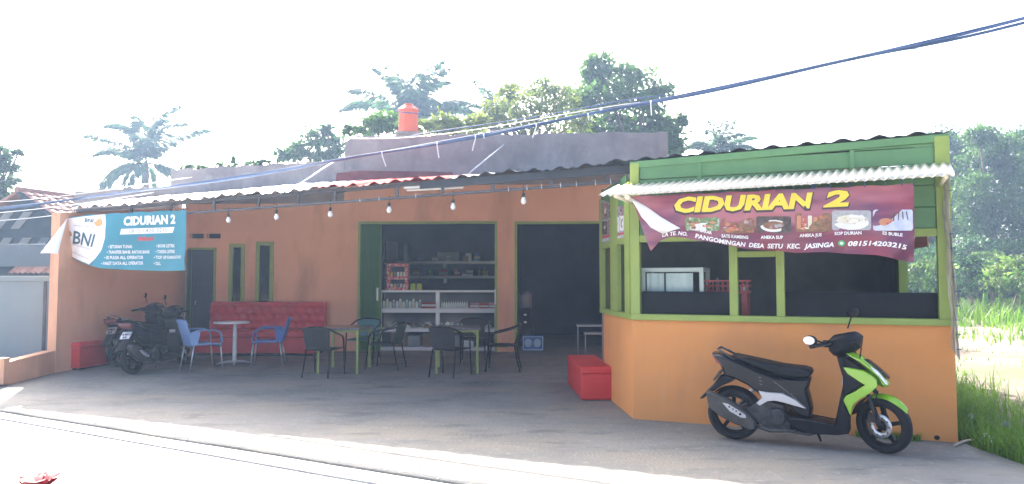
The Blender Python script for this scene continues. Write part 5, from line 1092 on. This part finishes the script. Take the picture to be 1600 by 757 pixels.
# ================================================================ NEIGHBOUR ON THE LEFT
NG = at(74, 500, 12.5); nG = Frame(at(-170, 500, 12.5), NG)
gt = thing('yard_gate', 'pale blue grey panel gate with a dark post beside the shop side wall', 'gate', nG.o, nG.rot)
ga, gb = 0.0, nG.uz(67, 500)[0]; gz1_ = nG.uz(30, 440)[1]; gz0_ = .0
for i in range(3):
    w_ = (gb - ga) / 3; mb = MB(); mb.bx(ga + i * w_ + .004, ga + (i + 1) * w_ - .004, 0, .05, gz0_, gz1_); mb.build('panel', M['gate'], gt, bevel=.004)
mb = MB(); mb.bx(ga, gb + .26, -.03, .08, gz1_ + .002, gz1_ + .09); mb.build('top_rail', M['gate'], gt, bevel=.006)
mb = MB(); mb.bx(gb + .004, gb + .055, -.02, .08, -.1, gz1_); mb.build('hinge_post', M['beam'], gt, bevel=.005)
mb = MB(); mb.bx(gb + .06, gb + .19, -.015, .09, -.1, gz1_); mb.build('post', M['grime'], gt, bevel=.006)
HF = Frame(at(-330, 400, 16.5), at(100, 400, 16.5))
hs_ = thing('neighbour_house', 'neighbouring house with clay tile roof and dark slatted gable', 'house', HF.o, HF.rot)
hu = lambda px, py, off=0.0: HF.uz(px, py, off)
ap_ = hu(28, 299); er = hu(98, 350); el = (ap_[0] - 3.4, ap_[1] - 2.0)
slope = (er[1] - ap_[1]) / (er[0] - ap_[0])
er2 = (er[0] + .1, er[1] + slope * .1)
mb = MB(); mb.prism([(el[0], -.1), (er[0] - .25, -.1), (er[0] - .25, er[1] + .05), (ap_[0], ap_[1] - .12), (el[0], el[1])], .15, .3); mb.build('gable_wall', M['house'], hs_)
# light strips of the gable
for i in range(7):
    u0 = ap_[0] - 1.9 + i * .42; zb_ = ap_[1] - 1.45 + (.0 if i % 2 else .0); ztp = min(ap_[1] - .35 - abs(u0 + .6 - ap_[0]) * .62, zb_ + .5)
    for (z0, z1) in ((zb_, zb_ + .42), (zb_ + .62, zb_ + 1.0)):
        lim = lambda u: ap_[1] - .22 - abs(u - ap_[0]) * .72
        sh_ = .28
        if z1 > lim(u0 + sh_ + .12) : continue
        mb = MB(); mb.add([(u0, .12, z0), (u0 + .2, .12, z0), (u0 + .2 + sh_, .12, z1), (u0 + sh_, .12, z1), (u0, .148, z0), (u0 + .2, .148, z0), (u0 + .2 + sh_, .148, z1), (u0 + sh_, .148, z1)], [(0, 1, 2, 3), (7, 6, 5, 4), (0, 4, 5, 1), (1, 5, 6, 2), (2, 6, 7, 3), (3, 7, 4, 0)]); mb.build('gable_board', M['gable'] if u0 < ap_[0] + .15 else M['grime'], hs_)
RL = 5.0
mb = MB(); d_ = Vector((er2[0] - ap_[0], 0, er2[1] - ap_[1])); Ls = d_.length; dn_ = d_ / Ls; nn_ = Vector((-dn_.z, 0, dn_.x))
if nn_.z < 0: nn_ = -nn_
skew = .9
nr, ncx = int(Ls / .17), int(RL / .22)
def tile_at(i, j):
    s0 = Vector((ap_[0], 0, ap_[1])) + dn_ * (i * .17) + Vector((skew * j * .22 * .35, j * .22, 0)); V = []
    for a in range(4):
        for b in (0, 1):
            t_ = a / 3; V.append(s0 + dn_ * (.21 * b) + Vector((skew * .22 * .35 * t_, .22 * t_, 0)) + nn_ * (.035 * math.sin(t_ * math.pi) + .03 * b + .015))
    return V
for i in range(nr):
    for j in range(ncx): mb.add(tile_at(i, j), [(0, 1, 3, 2), (2, 3, 5, 4), (4, 5, 7, 6)])
o = mb.build('roof_tiles', M['tile'], hs_, clean=False); o['kind'] = 'stuff'
mb = MB(); P_ = [Vector((ap_[0], -.05, ap_[1])), Vector((er2[0], -.05, er2[1])), Vector((er2[0] + skew * RL * .35, RL, er2[1])), Vector((ap_[0] + skew * RL * .35, RL, ap_[1]))]
mb.add(P_ + [p - nn_ * .05 for p in P_], [(0, 1, 2, 3), (7, 6, 5, 4), (0, 4, 5, 1), (1, 5, 6, 2), (2, 6, 7, 3), (3, 7, 4, 0)]); mb.build('roof_deck', M['house'], hs_)
mb = MB(); Q = [Vector((ap_[0], -.05, ap_[1])), Vector((el[0], -.05, el[1])), Vector((el[0], RL, el[1])), Vector((ap_[0] + skew * RL * .35, RL, ap_[1]))]
mb.add(Q + [p - Vector((0, 0, .06)) for p in Q], [(3, 2, 1, 0), (4, 5, 6, 7), (0, 1, 5, 4), (1, 2, 6, 5), (2, 3, 7, 6), (3, 0, 4, 7)]); mb.build('left_roof', M['tile'], hs_)
mb = MB(); mb.tube([Vector((ap_[0], -.06, ap_[1] + .03)), Vector((ap_[0] + skew * RL * .35, RL, ap_[1] + .03))], .07, 8); mb.build('ridge_cap', M['tile'], hs_)
f0, f1 = hu(-200, 417, -1.8), hu(93, 382, -1.8)
mb = MB(); mb.bx(f0[0], f1[0], -1.9, -1.78, f0[1], f1[1]); mb.build('carport_beam', M['grime'], hs_, bevel=.01)
mb = MB(); mb.bx(f0[0], f1[0] + .3, -.3, -.2, -.1, f0[1] - .02); mb.build('back_wall', M['house'], hs_)
mb = MB(); fa, fb = hu(14, 428, -1.0), hu(90, 417, -1.0)
for i in range(int((fb[0] - fa[0]) / .11)):
    for j in range(2): mb.add([(fa[0] + i * .11 + .0, -1.05 + .12 * j, fa[1] + .07 * j), (fa[0] + i * .11 + .055, -1.09 + .12 * j, fa[1] + .03 + .07 * j), (fa[0] + i * .11 + .108, -1.05 + .12 * j, fa[1] + .07 * j), (fa[0] + i * .11 + .108, -.9 + .12 * j, fa[1] + .09 + .07 * j), (fa[0] + i * .11 + .055, -.94 + .12 * j, fa[1] + .12 + .07 * j), (fa[0] + i * .11, -.9 + .12 * j, fa[1] + .09 + .07 * j)], [(0, 1, 4, 5), (1, 2, 3, 4)])
o = mb.build('low_tiles', M['tile'], hs_, clean=False); o['kind'] = 'stuff'
mb = MB(); mb.bx(fa[0] - .1, fb[0] + .05, -.92, -.8, -.1, fa[1] - .01); mb.build('yard_wall', M['house'], hs_)
# ================================================================ VEGETATION
def quads(C, A, Bv):
    """leaf quads: centre rows C, half axes A and Bv"""
    n = len(C); V = np.empty((n, 4, 3)); V[:, 0] = C - A; V[:, 1] = C - Bv * 1.0 + A * .1; V[:, 2] = C + A; V[:, 3] = C + Bv * 1.0 + A * .1
    return V.reshape(-1, 3), np.arange(n * 4).reshape(n, 4)
def unit(a): return a / np.maximum(1e-9, np.linalg.norm(a, axis=1, keepdims=True))
def crown_leaves(clumps, per, size, droop=.3, asp=.45):
    out = []
    for (c, r) in clumps:
        n = int(per * (r[0] * r[2]) ** .5 / .8); d = unit(rng.normal(size=(n, 3))); rad = rng.random(n) ** .42
        p = d * rad[:, None]
        # twigs: pull leaves into small sprays with gaps between
        k = max(5, n // 11); seeds = unit(rng.normal(size=(k, 3))) * (rng.random(k) ** .4)[:, None]
        idx = rng.integers(0, k, n); p = seeds[idx] * .95 + rng.normal(size=(n, 3)) * .2 + p * .1
        C = np.array(c) + p * np.array(r)
        a = unit(p + rng.normal(size=(n, 3)) * .8 + np.array([0, 0, -droop])); b = unit(np.cross(a, rng.normal(size=(n, 3)) + np.array([0, 0, .6])))
        s_ = size * rng.uniform(.6, 1.35, (n, 1)); out.append((C, a * s_, b * s_ * asp))
    C = np.concatenate([o[0] for o in out]); A = np.concatenate([o[1] for o in out]); Bv = np.concatenate([o[2] for o in out]); return quads(C, A, Bv)
def tree(name, label, cat, d, clumps, per, size, m, base_px, group=None, tr=.16, asp=.45, depth=1.0, trunk_top=None):
    cl = []
    for (px, py, rx, ry) in clumps:
        dd = d + rng.uniform(-1, 1) * depth * rx * d / FPX; p = at(px, py, dd); k = dd / FPX; cl.append((tuple(p), (rx * k * 1.08, (rx + ry) / 2 * k, ry * k * 1.1)))
    bp = at(base_px, 440, d); t = thing(name, label, cat, (bp.x, bp.y, -.1), 0, group); o3 = np.array([bp.x, bp.y, -.1])
    V, F = crown_leaves(cl, per, size, asp=asp); np_mesh('crown', V - o3, F, m, t)
    cm = np.mean([c[0] for c in cl], axis=0) - o3; zmin = min(c[0][2] - c[1][2] for c in cl)
    tz_ = max(.4, (zmin + .1) * .9 + .3) if trunk_top is None else trunk_top
    mb = MB(); mb.tube([(0, 0, 0), (cm[0] * .1, cm[1] * .1, tz_ * .5), (cm[0] * .3, cm[1] * .3, tz_), (cm[0] * .8, cm[1] * .8, (tz_ + cm[2]) / 2)], [tr * 1.3, tr, tr * .8, tr * .55], 8)
    for c, r in cl:
        q = np.array(c) - o3; s0 = np.array([cm[0] * .3, cm[1] * .3, tz_]); mid = (s0 + q) / 2 + rng.normal(size=3) * .15 + np.array([0, 0, -.1])
        mb.tube([tuple(s0), tuple(mid), tuple(q), tuple(q + (q - mid) * .5)], [tr * .5, tr * .32, tr * .18, tr * .06], 6)
    mb.build('trunk', M['bark'], t, clean=False); return t
def palm(label, px, py, d, L, nf, seed, up=0.0, group='coconut palms behind the shop', m='palm'):
    q = np.random.default_rng(seed); c = at(px, py, d); t = thing('coconut_palm', label, 'palm tree', (c.x, c.y, -.1), 0, group); cz0 = c.z + .1
    mb = MB(); mb.tube([(.5, 0, 0), (.35, 0, cz0 * .35), (.12, 0, cz0 * .7), (0, 0, cz0)], [.19, .15, .13, .14], 9); mb.build('trunk', M['bark'], t)
    Cs, As, Bs = [], [], []
    mbr = MB()
    for i in range(nf):
        az = 2 * math.pi * (i * .382) + q.uniform(-.2, .2); el0 = R(q.uniform(15, 82) if i % 3 else q.uniform(-25, 20)) + up; Lf = L * q.uniform(.8, 1.1)
        h = np.array([math.cos(az), math.sin(az), 0]); z = np.array([0, 0, 1.0]); pts = [np.array([0, 0, cz0])]; e_ = el0; ns = 16
        drp = q.uniform(.05, .095) * (1.2 if el0 < R(30) else 1)
        for s_ in range(ns): pts.append(pts[-1] + (h * math.cos(e_) + z * math.sin(e_)) * Lf / ns); e_ -= drp * (1 + s_ * .06)
        pts = np.array(pts); mbr.tube([tuple(p) for p in pts], [.035 * (1 - .85 * k / ns) for k in range(ns + 1)], 4, cap=False)
        side = np.cross(h, z)
        nl = 70
        for k in range(nl):
            f = .12 + .88 * k / nl; x = f * ns; a = int(min(ns - 1, x)); p = pts[a] + (pts[a + 1] - pts[a]) * (x - a); tg = pts[a + 1] - pts[a]; tg /= np.linalg.norm(tg)
            ll = Lf * .24 * math.sin(math.pi * min(1, .18 + f * .80)) ** .7
            for s_ in (-1, 1):
                if q.random() < .03: continue
                dv = side * s_ * .75 + tg * .65 - z * q.uniform(.45, 1.0); dv /= np.linalg.norm(dv); wv = np.cross(dv, z + .3 * q.normal(size=3)); wv /= np.linalg.norm(wv)
                Cs.append(p + dv * ll * .5); As.append(dv * ll * .5); Bs.append(wv * L * .021)
    V, F = quads(np.array(Cs), np.array(As), np.array(Bs)); np_mesh('fronds', V, F, M[m], t); mbr.build('frond_stems', M['palm'], t, clean=False); return t
palm('bushy coconut palm standing alone in the sky at the left, above the neighbouring house', 228, 256, 40, 4.0, 18, 3, R(20))
palm('tall coconut palm right behind the orange water tank', 642, 186, 38, 4.2, 22, 12, R(26))
palm('small coconut palm rising over the leafy trees right of the water tank', 768, 172, 36, 2.0, 12, 8, R(8))
palm('young palm top peeping over the kiosk roof', 1123, 240, 40, 2.5, 12, 5, R(30))
tree('tree', 'large-leaved tree rising highest behind the right end of the parapet', 'tree', 28, [(938, 103, 26, 16), (985, 120, 42, 20), (1030, 142, 24, 12), (955, 150, 42, 26), (1010, 158, 34, 16), (922, 130, 24, 18), (900, 165, 28, 22), (955, 190, 42, 22), (1012, 192, 24, 20), (1046, 206, 24, 22), (1052, 232, 18, 14), (1000, 214, 28, 14), (925, 208, 28, 18), (1065, 190, 8, 8)] , 620, .135, M['leaf'], 985, tr=.2, asp=.5)
tree('tree', 'fine-leaved pale tree between the palms and the large-leaved tree', 'tree', 24, [(850, 137, 28, 12), (802, 147, 22, 16), (830, 165, 40, 24), (876, 155, 28, 20), (772, 178, 26, 20), (800, 195, 40, 18), (860, 193, 44, 20), (738, 198, 24, 13), (718, 203, 18, 10), (905, 190, 20, 18)], 800, .085, M['leafy'], 830, tr=.15)
tree('shrub', 'leafy shrub peeping over the parapet left of the water tank', 'shrub', 21, [(578, 198, 22, 14), (608, 193, 24, 15), (552, 204, 18, 9), (590, 186, 16, 10)], 760, .085, M['leaf'], 590, tr=.08)
tree('shrub', 'leafy shrub peeping over the parapet just right of the water tank', 'shrub', 21, [(690, 194, 26, 16), (664, 200, 20, 11), (718, 198, 20, 13), (745, 192, 16, 14)], 800, .085, M['leafy'], 688, tr=.08)
tree('tree', 'dark round-topped tree behind the left end of the tall parapet', 'tree', 27, [(500, 216, 26, 18), (474, 232, 24, 16), (526, 232, 20, 18), (450, 244, 18, 10), (506, 242, 30, 14), (512, 204, 12, 8)], 460, .12, M['leafd'], 500, tr=.14)
tree('shrub', 'low weedy shrub along the top of the low grey parapet', 'shrub', 19, [(388, 256, 24, 5), (345, 260, 14, 4), (300, 262, 26, 6), (412, 254, 10, 4), (365, 250, 5, 6)], 380, .07, M['leafd'], 350, tr=.05)
tree('tree', 'dark tree cut by the left edge above the neighbouring house', 'tree', 24, [(6, 240, 15, 12), (14, 262, 15, 11), (2, 284, 24, 14), (-20, 262, 24, 24), (0, 306, 24, 14), (28, 240, 7, 4)], 460, .11, M['leafd'], -10, tr=.14)
RT_ = [(1500, [(1420, 412, 34, 20), (1470, 404, 36, 24), (1520, 400, 34, 26), (1445, 436, 36, 20), (1500, 432, 36, 22), (1395, 440, 34, 18), (1420, 453, 34, 12), (1470, 454, 34, 12), (1525, 452, 34, 14)], 'leafd', 40, 'low dark thicket across the field behind the kiosk corner'), (1620, [(1570, 402, 34, 24), (1620, 396, 36, 26), (1660, 404, 34, 24), (1560, 434, 34, 20), (1610, 432, 36, 22), (1655, 432, 34, 20), (1565, 453, 32, 12), (1615, 453, 34, 12), (1660, 452, 34, 13)], 'leaf', 39, 'low green thicket at the far right under the trees'),
       (1478, [(1470, 222, 30, 20), (1500, 240, 30, 24), (1450, 260, 34, 28), (1495, 285, 34, 26), (1462, 310, 36, 28), (1505, 335, 32, 30), (1470, 360, 34, 24), (1430, 330, 30, 30)], 'leafd', 46, 'dark tree rising directly behind the right end of the kiosk roof'),
       (1545, [(1530, 214, 26, 16), (1560, 230, 34, 22), (1535, 255, 36, 26), (1575, 270, 32, 26), (1530, 300, 36, 28), (1570, 325, 34, 28), (1535, 350, 34, 26), (1555, 385, 36, 22)], 'leaf', 42, 'broad green tree at the right, just clear of the kiosk roof'),
       (1625, [(1596, 218, 22, 14), (1625, 222, 38, 22), (1600, 252, 30, 26), (1640, 270, 40, 30), (1602, 300, 34, 30), (1640, 330, 40, 34), (1605, 355, 34, 26), (1640, 385, 40, 26)], 'leafd', 44, 'tree at the far right, cut by the picture edge'),
       (1415, [(1400, 330, 30, 30), (1435, 350, 34, 28), (1410, 380, 34, 22), (1450, 390, 30, 20)], 'leafd', 48, 'low dark tree seen through the kiosk right side window')]
for bpx, cl, m, d, lab in RT_: tree('tree', lab, 'tree', d, cl, 1000, .125, M[m], bpx, 'trees along the far side of the field', .22)
for (px, d, cl, m, lab) in ((1515, 33, [(1508, 408, 16, 10), (1532, 416, 18, 12), (1520, 428, 22, 10), (1510, 445, 22, 12), (1540, 446, 20, 12)], 'leafd', 'dark rounded bush in the field beside the kiosk corner'), (1450, 34, [(1440, 418, 18, 9), (1462, 412, 16, 12), (1425, 424, 14, 8), (1435, 442, 22, 12), (1465, 444, 20, 12)], 'bush', 'green bush seen through the kiosk side window'),
                            (1575, 31, [(1560, 422, 20, 10), (1590, 414, 22, 14), (1615, 420, 18, 12), (1560, 444, 22, 12), (1595, 445, 22, 14), (1625, 444, 20, 12)], 'bush', 'light green bush at the right edge of the field'), (1550, 36, [(1540, 400, 16, 9), (1562, 404, 14, 8), (1550, 420, 20, 14), (1548, 442, 22, 12)], 'bush', 'small bush under the banana plants')):
    tree('bush', lab, 'bush', d, cl, 420, .10, M[m], px, 'bushes in the field', .05, trunk_top=.3)
def banana(label, px, d, H, seed):
    q = np.random.default_rng(seed); p = at(px, 440, d); t = thing('banana_plant', label, 'banana plant', (p.x, p.y, -.1), 0, 'banana plants before the far trees')
    mb = MB(); mb.tube([(0, 0, 0), (.03, 0, H * .3), (0, 0, H * .5)], [.12, .1, .07], 8); mb.build('trunk', M['banana'], t)
    for i in range(7):
        az = 2 * math.pi * i / 7 + q.uniform(-.4, .4); L = H * q.uniform(.5, .7); e0 = R(q.uniform(55, 80)); pts = [Vector((0, 0, H * .48))]; e_ = e0; h = Vector((math.cos(az), math.sin(az), 0))
        for s_ in range(10): pts.append(pts[-1] + (h * math.cos(e_) + Vector((0, 0, math.sin(e_)))) * L / 10); e_ -= .13 + s_ * .012
        sd = Vector((-h.y, h.x, 0)); mb = MB()
        def f(a, b, pts=pts, sd=sd, L=L):
            x = a * 10; k = min(9, int(x)); c = pts[k].lerp(pts[k + 1], x - k); w_ = L * .16 * math.sin(math.pi * min(1, .12 + .88 * a)) ** .6; s2 = (b - .5) * 2
            return c + sd * (w_ * s2) - Vector((0, 0, w_ * .35 * abs(s2)))
        mb.grid(f, 10, 4); mb.build('leaf', M['banana'], t, clean=False)
banana('banana plant left one of three before the far trees', 1538, 35, 3.2, 1); banana('banana plant in the middle of three before the far trees', 1562, 34, 3.0, 2); banana('banana plant right one of three before the far trees', 1596, 36, 3.6, 3)
def blades(name, P, Hh, wd, m, lean, seed, kind='stuff', label=None):
    q = np.random.default_rng(seed); n = len(P); az = q.uniform(0, 2 * np.pi, n); h = np.stack([np.cos(az), np.sin(az), 0 * az], 1); sd = np.stack([-np.sin(az), np.cos(az), 0 * az], 1)
    H_ = Hh * q.uniform(.45, 1.15, n); ln = lean * q.uniform(.2, 1.3, n); V = np.empty((n, 4, 2, 3)); ts = [0, .4, .75, 1]
    for k, t_ in enumerate(ts):
        c = P + h * (ln * H_ * t_ ** 2)[:, None] + np.array([0, 0, 1]) * (H_ * (t_ - .28 * ln * t_ ** 2))[:, None]; w_ = wd * (1 - t_ * .97) * q.uniform(.7, 1.3, n)
        V[:, k, 0] = c - sd * w_[:, None]; V[:, k, 1] = c + sd * w_[:, None]
    base = np.arange(n)[:, None, None] * 8; F = np.array([[0, 1, 3, 2], [2, 3, 5, 4], [4, 5, 7, 6]])[None] + base
    o = np_mesh(name, V.reshape(-1, 3), F.reshape(-1, 4), m); tag(o, label, 'grass' if label else None, kind=kind); return o
def inside(n, fn, seed):
    q = np.random.default_rng(seed); out = []
    while len(out) < n:
        x, y = q.uniform(3.9, 40), q.uniform(4.5, 60)
        if fn(x, y, q): out.append((x, y, -.1))
    return np.array(out)
RB = lambda y: 4.15 + .285 * (y - 6.93)                     # outer face of the kiosk's right wall
apx = lambda y: (4.02 if y < 6.55 else RB(y)) + .05
q = np.random.default_rng(9); n = 5200
yy = 5.2 + 6.2 * q.random(n) ** 1.1; xx = np.array([max(apx(y), RB(y) if y > 6.9 else apx(y)) for y in yy]) + np.abs(q.normal(0, .9, n)) * (.5 + .5 * q.random(n)) + .03
keep = (xx < RB(yy) + 2.3) & ((yy > 6.6) | (xx > 4.25)); cl_ = np.sin(xx * 5.1) * np.sin(yy * 3.7) + q.normal(0, .5, n) > -.55; keep &= cl_
blades('tall_grass', np.stack([xx, yy, 0 * xx - .1], 1)[keep], .42, .010, M['grass'], .85, 10, label='tall dark green grass along the kiosk right side')
n = 52000; yy = 18 + 40 * q.random(n) ** .9; xx = RB(yy) * .75 + q.random(n) * (12 + yy * .55) - 1; k2 = np.sin(xx * .9 + 1) * np.sin(yy * .45) + q.normal(0, .5, n) > (.25 - (yy - 22) * .05); 
P_ = np.stack([xx, yy, 0 * xx - .1], 1)[k2]; nr_ = P_[:, 1] < 27
blades('field_grass', P_[nr_], .34, .024, M['fieldgrass'], .7, 11, label='sunlit yellow green grass across the field')
blades('field_weeds', P_[~nr_], .85, .035, M['fieldgrass'], .55, 14, label='taller pale green weeds in front of the far trees')
n = 5000; yy = 9.5 + 10 * q.random(n); xx = RB(yy) + .3 + q.random(n) * 8; k3 = np.sin(xx * 2.1 + 2) * np.sin(yy * 1.3) + q.normal(0, .4, n) > .55
blades('field_grass', np.stack([xx, yy, 0 * xx - .1], 1)[k3], .12, .010, M['fieldgrass'], .8, 12, label='short dry sprouts on the pale bare ground of the field')
n = 420; u_ = q.random(n) * .55 + KL_ * .72; P = np.array([tuple(KF.world(u, -abs(q.normal(0, .05)) - .01, -.002)) for u in u_]); blades('weed_fringe', P, .09, .006, M['grass'], .8, 13, label='small weeds at the foot of the kiosk wall near its right corner')
# ---- litter and the red flower
lc = gnd(1542, 697, -.05); t = thing('plastic_cup', 'crushed clear plastic cup lying at the edge of the tall grass', 'cup', (lc.x, lc.y, -.04), R(35))
mb = MB(); mb.grid(lambda a, b: (.13 * (b - .5), .048 * (1 - .2 * b) * math.cos(a * 2 * math.pi) * (1 + .1 * math.sin(a * 25)), .045 + .04 * (1 - .2 * b) * math.sin(a * 2 * math.pi) * (1 + .12 * math.sin(b * 19))), 24, 6); mb.build('cup_wall', M['white'], t, clean=False)
mb = MB(); mb.lathe([(.03, 0), (.055, 0), (.055, .008), (.04, .03), (.0, .035)], 16); o = mb.build('lid', M['white'], t); o.location = (.08, .03, .05); o.rotation_euler = (.6, .5, 0)
s0, s1 = gnd(1491, 699, -.0), gnd(1523, 690, -.02); mb = MB(); mb.tube([s0 + Vector((0, 0, .015)), (s0 + s1) / 2 + Vector((0, 0, .025)), s1 + Vector((0, 0, .02))], [.012, .014, .01], 6); tag(mb.build('dry_stick', M['stick']), 'pale dry stick lying at the kiosk right corner', 'stick')
s0, s1 = gnd(1553, 694, -.03), gnd(1574, 692, -.03); mb = MB(); mb.tube([s0 + Vector((0, 0, .03)), s1 + Vector((0, 0, .035))], .012, 6, flat=.4); tag(mb.build('plastic_strip', M['white']), 'white plastic strip lying right of the crushed cup', 'litter')
for px, py, lab in ((1571, 664, 'white crumpled bag caught in the tall grass'), (1517, 652, 'small white scrap in the grass beside the kiosk wall')):
    p = gnd(px, py, .12); mb = MB(); mb.sphere((0, 0, 0), (.045 if px > 1550 else .028, .035, .03), 10, 7); o = mb.build('plastic_scrap', M['gate']); o.location = p
    for v in o.data.vertices: v.co *= 1 + .35 * math.sin(v.co.x * 90 + v.co.z * 70) * math.cos(v.co.y * 80)
    tag(o, lab, 'litter')
fp = gnd(60, 772, -.034); t = thing('red_flower', 'red flower lying on the sunlit road at the lower left', 'flower', (fp.x, fp.y, -.034), .4)
for k in range(5):
    a = 2 * math.pi * k / 5 + .3; mb = MB(); mb.grid(lambda s_, r_: (math.cos(a) * s_ * .14 - math.sin(a) * (r_ - .5) * .19 * math.sin(math.pi * (.15 + .75 * s_)), math.sin(a) * s_ * .14 + math.cos(a) * (r_ - .5) * .19 * math.sin(math.pi * (.15 + .75 * s_)), .03 + .15 * s_ * (1 - .4 * s_) + .01 * math.sin(r_ * 9)), 8, 6); mb.build('petal', M['flower'], t, clean=False)
mb = MB(); mb.tube([(0, 0, .03), (.02, .01, .09), (.035, .0, .13)], .006, 6); mb.build('stamen', M['flower'], t)
mb = MB(); mb.tube([(0, 0, .035), (-.06, -.1, .01)], .007, 6); mb.build('stem', M['grass'], t)

mb = MB(); q = random.Random(8)
for i in range(130):
    x = q.uniform(-7, 3.5); y = L1y(x) + abs(q.gauss(0, .22)) - .02; r = q.uniform(.004, .011) * (1.6 if q.random() < .06 else 1); V = [(x + r * q.uniform(.6, 1.2) * a, y + r * q.uniform(.6, 1.2) * b, .002 + r * c) for a, b, c in ((1, 0, 0), (0, 1, 0), (-1, 0, 0), (0, -1, 0), (.2, .1, .9))]; mb.add(V, [(0, 1, 4), (1, 2, 4), (2, 3, 4), (3, 0, 4)])
tag(mb.build('gravel', M['road'], clean=False), 'loose grit along the broken edge of the terrace', 'gravel', kind='stuff')
# ================================================================ HAZE
HAZE = 0.0017
if HAZE > 0:
    mb = MB(); mb.bx(-120, 120, -40, 110, -1.3, 30); hz = mb.build('haze', mat('haze_air', (1, 1, 1)))
    hm = hz.data.materials[0]; t_ = hm.node_tree; t_.nodes.clear(); out_ = t_.nodes.new('ShaderNodeOutputMaterial'); pv = t_.nodes.new('ShaderNodeVolumePrincipled')
    pv.inputs['Density'].default_value = HAZE; pv.inputs['Color'].default_value = (.48, .68, 1.0, 1); pv.inputs['Anisotropy'].default_value = .45
    t_.links.new(pv.outputs[0], out_.inputs['Volume']); hz['kind'] = 'stuff'; hm.cycles.homogeneous_volume = True
